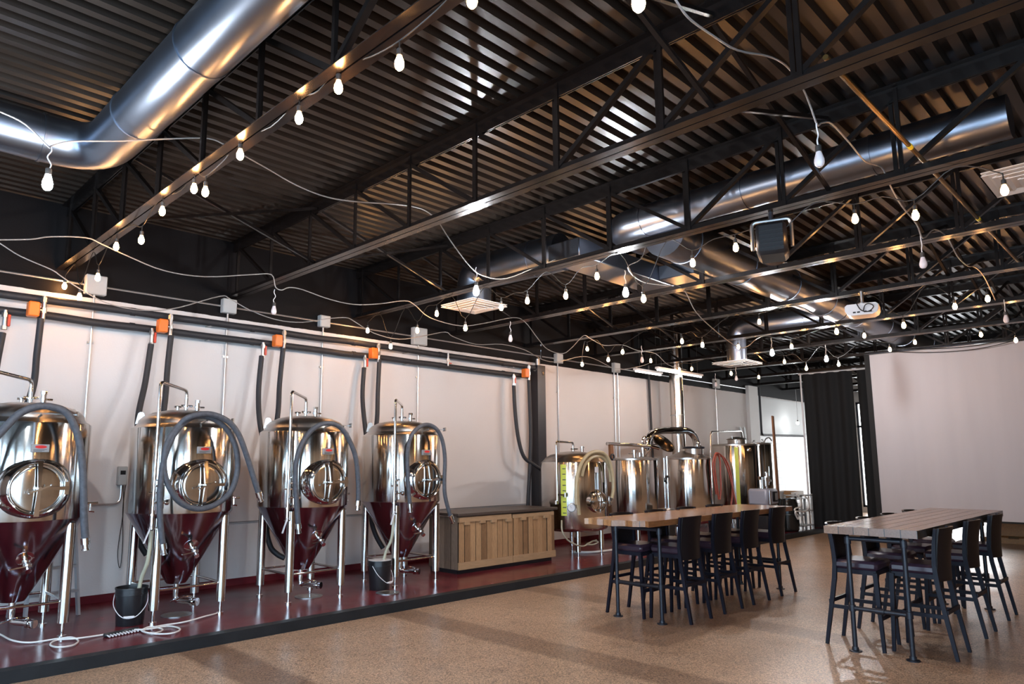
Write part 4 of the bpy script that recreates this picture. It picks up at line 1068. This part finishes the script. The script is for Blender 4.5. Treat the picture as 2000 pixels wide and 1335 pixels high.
# hot liquor tank details
a = math.radians(-152)
arc_panel(.565, a, .075, .35, 2.0).build('level_strip', M['yellow'], hl)
zt = 2.172-PZ
MB().lathe([(.22, 0), (.22, .10), (.24, .11), (.26, .115), (.15, .16), (.02, .18)], 32, (-.1, -.1, zt+.02)).build('hatch_lid', M['steel_dome'], hl)
MB().cyl((-.33, -.1, zt+.14), (.1, -.1, zt+.20), .016, 8).cyl((-.33, -.1, zt+.14), (-.33, -.1, zt+.21), .012, 8).build('hatch_handle', M['steel_dull'], hl)
gn = [aty(1388, 935, 7.9), aty(1388, 900, 7.9), aty(1388, 843, 7.9), aty(1448, 841, 8.1), aty(1451, 862, 8.15)]
MB().tube(fillet([rel(v, hl) for v in gn], .10), .024, 12).build('filling_pipe', M['steel_polish'], hl)
for ang in (215, 320):
    a_ = math.radians(ang); MB().torus((.5*math.cos(a_), .5*math.sin(a_), zt+.06), .045, .012, (math.cos(a_), math.sin(a_), 0), 20, 8).build('lifting_lug', M['steel_dull'], hl)
MB().lathe([(.05, .55), (.055, .60), (.04, .61)], 20, (0, 0, zt-.12), (math.cos(math.radians(-118)), math.sin(math.radians(-118)), 0)).build('thermowell', M['steel_polish'], hl)
zt = 2.245-PZ
MB().torus((-.15, -.3, zt+.06), .05, .013, (0, 1, 0), 20, 8).build('lifting_lug', M['steel_dull'], cl)
MB().tube(smooth([(.05, -.25, zt), (.08, -.3, zt+.12), (.2, -.34, zt+.16), (.32, -.36, zt+.08)], 5), .018, 8).build('vent_hose', M['steel_dull'], cl)
# red hoses
YH = 7.55
for k, pts in enumerate(([(1399, 965), (1394, 930), (1392, 905), (1396, 888), (1400, 884), (1408, 888), (1415, 900), (1424, 925), (1432, 958), (1438, 985)],
                         [(1404, 975), (1399, 940), (1396, 912), (1397, 894), (1402, 887), (1406, 900), (1407, 925), (1408, 955), (1406, 975)],
                         [(1403, 890), (1414, 893), (1424, 912), (1430, 940), (1430, 965), (1428, 985)])):
    hose('red_hose', 'dark red hose hanging beside the kettle, '+('the widest loop of three', 'the tight inner loop', 'the strand over the yellow strip side')[k], fr(pts, YH+.05*k), .017+.002*k, M['red_hose'], 'red hoses by the kettle')
# mash paddle
t = thing('mash_paddle', 'tall brown wooden mash paddle standing upright before the tiled wall', 'paddle', (0, 0, 0))
p0 = aty(1521, 985, 7.36); p1 = aty(1509, 812, 7.48)
MB().bar(p0, p1, .10, .035, (0, 1, 0), .085, .035).build('paddle_handle', M['paddle'], t)
t.location = p0
for ch in t.children:
    for v in ch.data.vertices: v.co = v.co-p0
MB().rbox(-.09, .09, -.02, .02, -.70, .02, .008).build('paddle_blade', M['paddle'], t)

# canning machine, work table and rack at the platform's far end
yq = 7.25
def on(q0, q1, y): return aty(q0, q1, y)
wt0 = aty(1526, 975, 7.45); wt1 = aty(1576, 966, 7.45)
t = thing('work_table', 'dark topped steel work table at the far end of the platform', 'table', (wt0.x, 7.45, PZ))
wl = wt1.x-wt0.x; wz = wt0.z-PZ
MB().rbox(0, wl, 0, .55, wz-.04, wz, .008).build('table_top', M['black_plastic'], t)
for lx in (.05, wl-.05):
    for ly in (.05, .5): MB().box(lx-.025, lx+.025, ly-.025, ly+.025, 0, wz-.04).build('leg', M['grey_box'], t)
MB().box(.05, wl-.05, .06, .09, .25, .30).build('rail', M['white_plastic'], t)
c = Vector((wt0.x+1.05, 7.73, PZ+wz))
t = thing('wooden_tray', 'shallow wooden frame tray with a grey liner on the work table', 'tray', c, .1)
b_ = MB(); b_.box(-.55, .55, -.25, -.22, 0.04, .16); b_.box(-.55, .55, .22, .25, 0.04, .16); b_.box(-.55, -.52, -.25, .25, 0.04, .16); b_.box(.52, .55, -.25, .25, 0.04, .16); b_.build('frame', M['tray_wood'], t)
MB().box(-.52, .52, -.22, .22, .06, .08).build('liner', M['grey_box'], t)
MB().box(-.5, .5, -.2, .2, 0, .04).build('base', M['tray_wood'], t)
c = Vector((wt0.x+.25, 7.65, PZ+wz))
t = thing('plastic_tub', 'round grey plastic tub on the work table beside the wooden tray', 'tub', c)
MB().lathe([(.13, 0), (.15, .16), (.16, .165), (.16, .18), (.14, .18), (.12, .02), (0, .02)], 28).build('tub_body', M['grey_box'], t)
# bottling head machine
c0 = aty(1508, 985, 7.06)
t = thing('canning_machine', 'pale grey canning machine with a steel filling head at the end of the platform', 'machine', (c0.x, 7.27, PZ))
zc = aty(1508, 985, 7.06).z-PZ
MB().rbox(-.34, .32, -.24, .24, 0, zc-.02, .03).build('cabinet', M['black_plastic'], t)
MB().rbox(-.32, .30, -.25, .22, zc-.02, zc+.36, .05).build('housing', mat('machine_enamel', (.33, .34, .40), .35, .2), t)
MB().rbox(-.05, .20, -.262, -.25, zc+.07, zc+.29, .01).build('control_panel', M['black_plastic'], t)
MB().rbox(.07, .18, -.268, -.26, zc+.10, zc+.26, .004).build('screen', M['badge_grey'], t)
MB().cyl((-.30, -.3, zc+.02), (-.30, -.3, zc+.33), .03, 14).cyl((-.2, -.1, zc+.36), (-.2, -.1, zc+.62), .03, 12).cyl((.12, -.05, zc+.36), (.12, -.05, zc+.74), .035, 12).bar((-.3, -.08, zc+.60), (.22, -.08, zc+.60), .06, .08).cyl((0, -.12, zc+.44), (0, -.12, zc+.72), .05, 16).cyl((-.1, -.14, zc+.42), (-.1, -.14, zc+.62), .04, 14).lathe([(.09, 0), (.09, .05)], 20, (.05, -.1, zc+.52)).cyl((.2, -.1, zc+.5), (.2, -.1, zc+.86), .018, 10).build('filling_head', M['steel_polish'], t)
# black barrel below
c1 = aty(1541, 1044, 7.19)
t = thing('black_drum', 'glossy black plastic drum standing before the work table', 'drum', (c1.x, 7.19, PZ))
MB().lathe([(.20, 0), (.24, .04), (.25, .15), (.25, .55), (.24, .66), (.21, .72), (.21, .76), (.15, .78), (0, .78)], 36).build('drum_body', mat('glossy_black', (.01, .011, .011), .12), t)
MB().torus((0, 0, .40), .25, .012, (0, 0, 1), 36, 8).build('hoop', M['black_plastic'], t)
# wire rack with white hose
c2 = aty(1566, 1040, 7.0)
t = thing('metal_rack', 'open grey metal rack at the end of the platform beside the drapes', 'rack', (17.85, 6.98, PZ))
for lx in (-.2, .45):
    for ly in (.03, .42): MB().box(lx-.02, lx+.02, ly-.02, ly+.02, 0, .85).build('upright', M['grey_box'], t)
for z in (.10, .45, .82): MB().box(-.22, .47, .01, .44, z-.012, z+.012).build('rack_shelf', M['grey_box'], t)
hose('white_hose', 'white hose hanging in loops on the rack beside the drapes', [aty(1556, 965, 6.95), aty(1563, 975, 6.93), aty(1563, 988, 6.93), aty(1553, 993, 6.93), aty(1553, 998, 6.93), aty(1560, 1008, 6.93), aty(1558, 1013, 6.93), aty(1553, 1000, 6.92), aty(1560, 998, 6.9), aty(1572, 998, 6.9), aty(1579, 990, 6.9), aty(1578, 975, 6.9), aty(1571, 968, 6.93)], .018, M['white_hose'])
# small yellow jugs behind the first table
c3 = atz(1312, 1052, PZ)
c3 = Vector((12.25, 7.19, PZ))
t = thing('yellow_pump', 'small yellow and steel transfer pump on the platform behind the long table', 'pump', (c3.x, c3.y, PZ))
MB().rbox(-.16, .16, -.12, .12, .05, .14, .02).rbox(-.16, .16, -.12, .12, .17, .24, .02).build('motor_case', M['yellow2'], t)
MB().cyl((-.05, 0, .24), (-.05, 0, .42), .05).cyl((.06, 0, .24), (.06, 0, .38), .03).build('pump_head', M['steel_polish'], t)
MB().box(-.18, .18, -.14, .14, 0, .05).build('base', M['black_plastic'], t)

# ------------------------------------------------------------------ drapes and screen
def drape(name, label, cat, x, ya, yb, z0, z1, m, amp=.05, wl=.28, th=.006, sag=0.0, edge=None):
    t = thing(name, label, cat, (x, ya, 0))
    n = max(30, int(abs(yb-ya)/.03)); nz = 14; vs = []
    for k in range(n+1):
        y_ = (yb-ya)*k/n
        for j in range(nz+1):
            f_ = j/nz; zz = z0+(z1-z0)*f_
            s = amp*(1.0-.35*f_)*math.sin(2*PI*y_/wl+1.7*math.sin(y_*1.3)+.4*math.sin(f_*3+y_))
            if sag: zz -= 0
            vs.append((s, y_, zz-(sag*math.sin(PI*min(1, max(0, (k/n-.25)/.75)))*f_ if sag else 0)))
    o = len(vs); vs += [(a+th, b_, c) for a, b_, c in vs]
    fs = []
    for k in range(n):
        for j in range(nz):
            i = k*(nz+1)+j; i2 = i+nz+1
            fs += [(i, i2, i2+1, i+1), (o+i, o+i+1, o+i2+1, o+i2)]
    for k in range(n):
        for j in (0, nz): i = k*(nz+1)+j; fs.append((i, i+nz+1, o+i+nz+1, o+i))
    for j in range(nz):
        for k in (0, n): i = k*(nz+1)+j; fs.append((i, i+1, o+i+1, o+i))
    MB().add(vs, fs).build('cloth', m, t, sharp=80)
    return t


d1 = drape('black_drape', 'tall black drape hanging beside the work table', 'curtain', 18.85, 7.24, 6.03, .03, 4.02, M['curtain'], .045, .33)
d2 = drape('black_drape', 'tall black drape partly hidden by the white screen', 'curtain', 18.90, 5.93, 4.2, .03, 4.02, M['curtain'], .045, .35)
tp = thing('drape_pole', 'white upright pole along the edge of the black drape', 'pole', (18.80, 7.27, 0))
MB().cyl((0, 0, 0), (0, 0, 4.04), .022, 12).build('pole_tube', M['white_plastic'], tp)
MB().lathe([(.06, 0), (.06, .012), (.03, .03)], 16).build('pole_base', M['white_plastic'], tp)
tr = thing('drape_rail', 'horizontal rail the black drapes hang from', 'rail', (18.87, 0, 4.03))
MB().cyl((0, 7.35, 0), (0, 4.0, 0), .02, 10).build('rail_tube', M['white_plastic'], tr)
sc_ = drape('projection_screen', 'large white cloth screen hanging behind the second bar table', 'screen', 16.62, 4.93, -1.2, .60, 4.05, M['screen'], .012, 1.7, .006, .05)
MB().box(-.02, .03, -.0, .10, .55, 4.08).build('black_edge', M['curtain'], sc_)
MB().cyl((0, .05, 4.06), (0, -6.1, 4.06), .022, 10).build('batten', M['black_iron'], sc_)
MB().box(-.01, .03, -6.1, .05, .565, .60).build('bottom_hem', M['curtain'], sc_)
for k, dz in enumerate((.03, -.05)):
    pts = [aty(*q) if False else None for q in ()]
    P = [atx(1740+40*j, (682, 684, 684, 682, 678, 671, 661)[j]+k*4-(0 if k else 3), 16.45) for j in range(7)]
    tag(MB().tube(smooth(P, 4), .008, 6).build('power_cable', M['black_wire']), ('upper', 'lower')[k]+' of two dark cables drooping over the top of the white screen', 'cable', 'cables over the screen')
# low stage skirt and wooden pallet behind the screen
t = thing('stage_skirt', 'low black wall panel in the shade behind the screen', 'panel', (22.5, YR+.02, 0))
MB().box(0, .08, 0, 6.4, 0, 1.0).build('panel_board', M['curtain'], t)
c = Vector((19.3, 2.95, 0))
t = thing('wooden_pallet', 'amber wooden pallet lying on the floor under the screen', 'pallet', c, .15)
for k in range(5): MB().box(-.6, .6, -.75+k*.34, -.75+k*.34+.16, .10, .125).build('deck_board', M['orange_wood'], t)
for x in (-.55, 0, .5): MB().box(x, x+.1, -.75, .77, 0, .10).build('runner', M['orange_wood'], t)
t = thing('cardboard_box', 'brown box standing on the pallet under the screen', 'box', (19.45, 3.0, .126), .15)
MB().rbox(-.4, .4, -.5, .5, 0, .42, .01).build('box_body', M['orange_wood'], t)
MB().box(-.4, .4, -.03, .03, .42, .423).build('box_tape', M['tray_wood'], t)

# ------------------------------------------------------------------ bar tables and stools
def bar_table(label, x0, x1, y0, y1, zt, m, legs, liveedge):
    t = thing('bar_table', label, 'table', ((x0+x1)/2, (y0+y1)/2, 0))
    hx, hy = (x1-x0)/2, (y1-y0)/2; cx, cy = (x0+x1)/2, (y0+y1)/2
    if liveedge:
        n = 24; top = []
        for k in range(n+1):
            y_ = -hy+2*hy*k/n; top.append((-hx+.03*math.sin(k*.9)+.05*math.sin(k*.27+1)-(.10*((k/n)**6)), y_))
        poly = [(a, b_, zt-.062) for a, b_ in top]+[(hx, hy, zt-.062), (hx, -hy, zt-.062)]
    else: poly = [(-hx, -hy, zt-.07), (-hx, hy, zt-.07), (hx, hy, zt-.07), (hx, -hy, zt-.07)]
    MB().prism(poly, (0, 0, .062 if liveedge else .07)).build('table_top', m, t)
    if not liveedge:
        e = MB()
        for k in range(1, 6): e.box(-hx-.002, hx, -hy+k*2*hy/6-.002, -hy+k*2*hy/6+.002, zt-.069, zt+.0008)
        e.build('plank_gap', M['black_plastic'], t)
    zu = zt-.065
    ly = legs[0]
    for lx in legs[1]:
        for s in (0, 1):
            px_, py_ = lx-cx, ly[s]-cy
            lg = MB().cyl((px_, py_, .012), (px_, py_, zu-.03), .021, 16).lathe([(.028, -.03), (.030, -.028), (.030, .028), (.028, .03)], 16, (px_, py_, .385)).lathe([(.028, -.04), (.030, -.038), (.030, .02), (.028, .022)], 16, (px_, py_, zu-.06)).build('leg', M['black_iron'], t)
            MB().lathe([(.055, 0), (.055, .010), (.030, .014), (.028, .04)], 20, (px_, py_, 0)).build('flange', M['black_iron'], lg)
        MB().cyl((lx-cx, ly[0]-cy, .385), (lx-cx, ly[1]-cy, .385), .020, 14).lathe([(.028, -.035), (.028, .035)], 14, (lx-cx, (ly[0]+ly[1])/2-cy, .385), (0, 1, 0)).build('foot_rail', M['black_iron'], t)
        MB().cyl((lx-cx, ly[0]-cy, zu-.05), (lx-cx, ly[1]-cy, zu-.05), .020, 14).build('top_rail', M['black_iron'], t)
    return t


bar_table('long bar table of warm brown planks with a wavy cut end, stools pushed in', 6.50, 10.25, 4.20, 4.98, 1.108, M['table'], ((4.30, 4.87), (6.90, 9.93)), True)
bar_table('bar table of duller planks with a square end, in front of the white screen', 7.06, 10.75, 1.83, 2.61, 1.13, M['tableb'], ((1.98, 2.45), (7.19, 10.3)), False)


def make_stool():
    t = thing('bar_stool', '', 'bar stool')
    hw = .20
    MB().rbox(-.215, .215, -.19, .205, .715, .80, .025).build('seat', M['vinyl'], t)
    MB().box(-.20, .20, -.17, .19, .675, .716).build('seat_frame', M['stool_wood'], t)
    # curved back shell
    vs = []; n = 14; zs = [.66, .76, .86, .96, 1.06, 1.135]; ys_ = [-.185, -.185, -.190, -.200, -.215, -.230]
    for th in (0, -.022):
        for z, yb in zip(zs, ys_):
            wv = .200 if z > .8 else .205
            for k in range(n+1):
                u = -1+2*k/n; y_ = yb+.055*(u*u)-.035+th*(1 if True else 0)
                vs.append((u*(wv+.012*(z-.66)), y_, z+(0 if z < 1.1 else -.006*u*u)))
    nr = len(zs); L_ = (n+1)*nr; fs = []
    for j in range(nr-1):
        for k in range(n):
            i = j*(n+1)+k; fs += [(i, i+1, i+n+2, i+n+1), (L_+i, L_+i+n+1, L_+i+n+2, L_+i+1)]
    for k in range(n): fs += [(k, L_+k, L_+k+1, k+1)]; i = (nr-1)*(n+1)+k; fs += [(i, i+1, L_+i+1, L_+i)]
    for j in range(nr-1):
        for k in (0, n): i = j*(n+1)+k; fs.append((i, i+n+1, L_+i+n+1, L_+i))
    MB().add(vs, fs).build('backrest', M['stool_shell'], t, sharp=60)
    for s in (-1, 1):
        MB().bar((s*.205, .205-.02, .70), (s*.218, .215, .0), .040, .040, (0, 1, 0), .028, .028).build('leg', M['stool_wood'], t)
        # rear leg sweeps up into the edge of the back
        lg = MB()
        pts = [((s*.218, -.285, 0), .028), ((s*.212, -.225, .35), .036), ((s*.206, -.180, .62), .040), ((s*.204, -.165, .80), .036), ((s*.208, -.178, .98), .030), ((s*.212, -.198, 1.125), .024)]
        for (p, w), (q, w2) in zip(pts[:-1], pts[1:]): lg.bar(p, q, .030, w, (0, 1, 0), .030, w2)
        lg.build('leg', M['stool_wood'], t)
        MB().bar((s*.213, -.232, .36), (s*.213, .203, .36), .020, .034).build('side_rail', M['stool_wood'], t)
    MB().bar((-.213, .208, .30), (.213, .208, .30), .022, .040).build('foot_rail', M['stool_wood'], t)
    MB().bar((-.21, -.235, .40), (.21, -.235, .40), .020, .034).build('rear_rail', M['stool_wood'], t)
    return t


st0 = make_stool(); used = False
posA = 'at the long table of warm brown planks'; posB = 'at the table in front of the white screen'
SP = []
nm = ['at its wavy end', 'second from its wavy end', 'third from its wavy end', 'last before its far end']
for k, x in enumerate((7.31, 8.07, 8.81, 9.63)): SP.append((x, 4.345, 0, 'dark bar stool, open floor side of the long brown table, %s' % nm[k]))
for k, x in enumerate((7.20, 7.95, 8.72, 9.50)): SP.append((x, 4.795, PI, 'dark bar stool, tank side of the long brown table, %s' % nm[k]))
nb = ['at its square end', 'second from its square end', 'third from its square end', 'last before the screen']
for k, x in enumerate((7.52, 8.40, 9.22, 10.05)): SP.append((x, 2.455, PI, 'dark bar stool, tank side of the table before the screen, %s' % nb[k]))
for k, (x, a) in enumerate(((7.66, 0), (8.80, 0), (9.93, 0))): SP.append((x, 1.985, a, 'dark bar stool, open floor side of the screen table, %s' % nb[k]))
for x, y, a, lab in SP:
    if not used: s_ = st0; s_.location = (x, y, 0); s_.rotation_euler = (0, 0, a); used = True
    else: s_ = dup(st0, (x, y, 0), a)
    s_['label'] = lab; s_['group'] = 'dark bar stools round the bar tables'

# ------------------------------------------------------------------ world, camera, look
w = bpy.data.worlds.new('World'); scene.world = w; w.use_nodes = True
w.node_tree.nodes['Background'].inputs[0].default_value = (.5, .6, .75, 1); w.node_tree.nodes['Background'].inputs[1].default_value = .4
cam = bpy.data.cameras.new('camera'); co = bpy.data.objects.new('camera', cam); COL.objects.link(co)
mw_ = Matrix((R0, R1, -R2)).transposed().to_4x4(); mw_.translation = CAM
co.matrix_world = mw_
cam.sensor_fit = 'HORIZONTAL'; cam.sensor_width = 36; cam.lens = FPX/2000*36
cam.shift_x = (1000-CX)/2000; cam.shift_y = (CY-667.5)/2000
cam.clip_start = .05; cam.clip_end = 200
scene.camera = co
vs_ = scene.view_settings
vs_.view_transform = 'Standard'; vs_.look = 'None'; vs_.gamma = 1; vs_.use_curve_mapping = False
vs_.exposure = -0.05
cy_ = scene.cycles
cy_.use_denoising = True; cy_.max_bounces = 8; cy_.diffuse_bounces = 4; cy_.glossy_bounces = 4; cy_.sample_clamp_indirect = 6; cy_.caustics_reflective = False; cy_.caustics_refractive = False
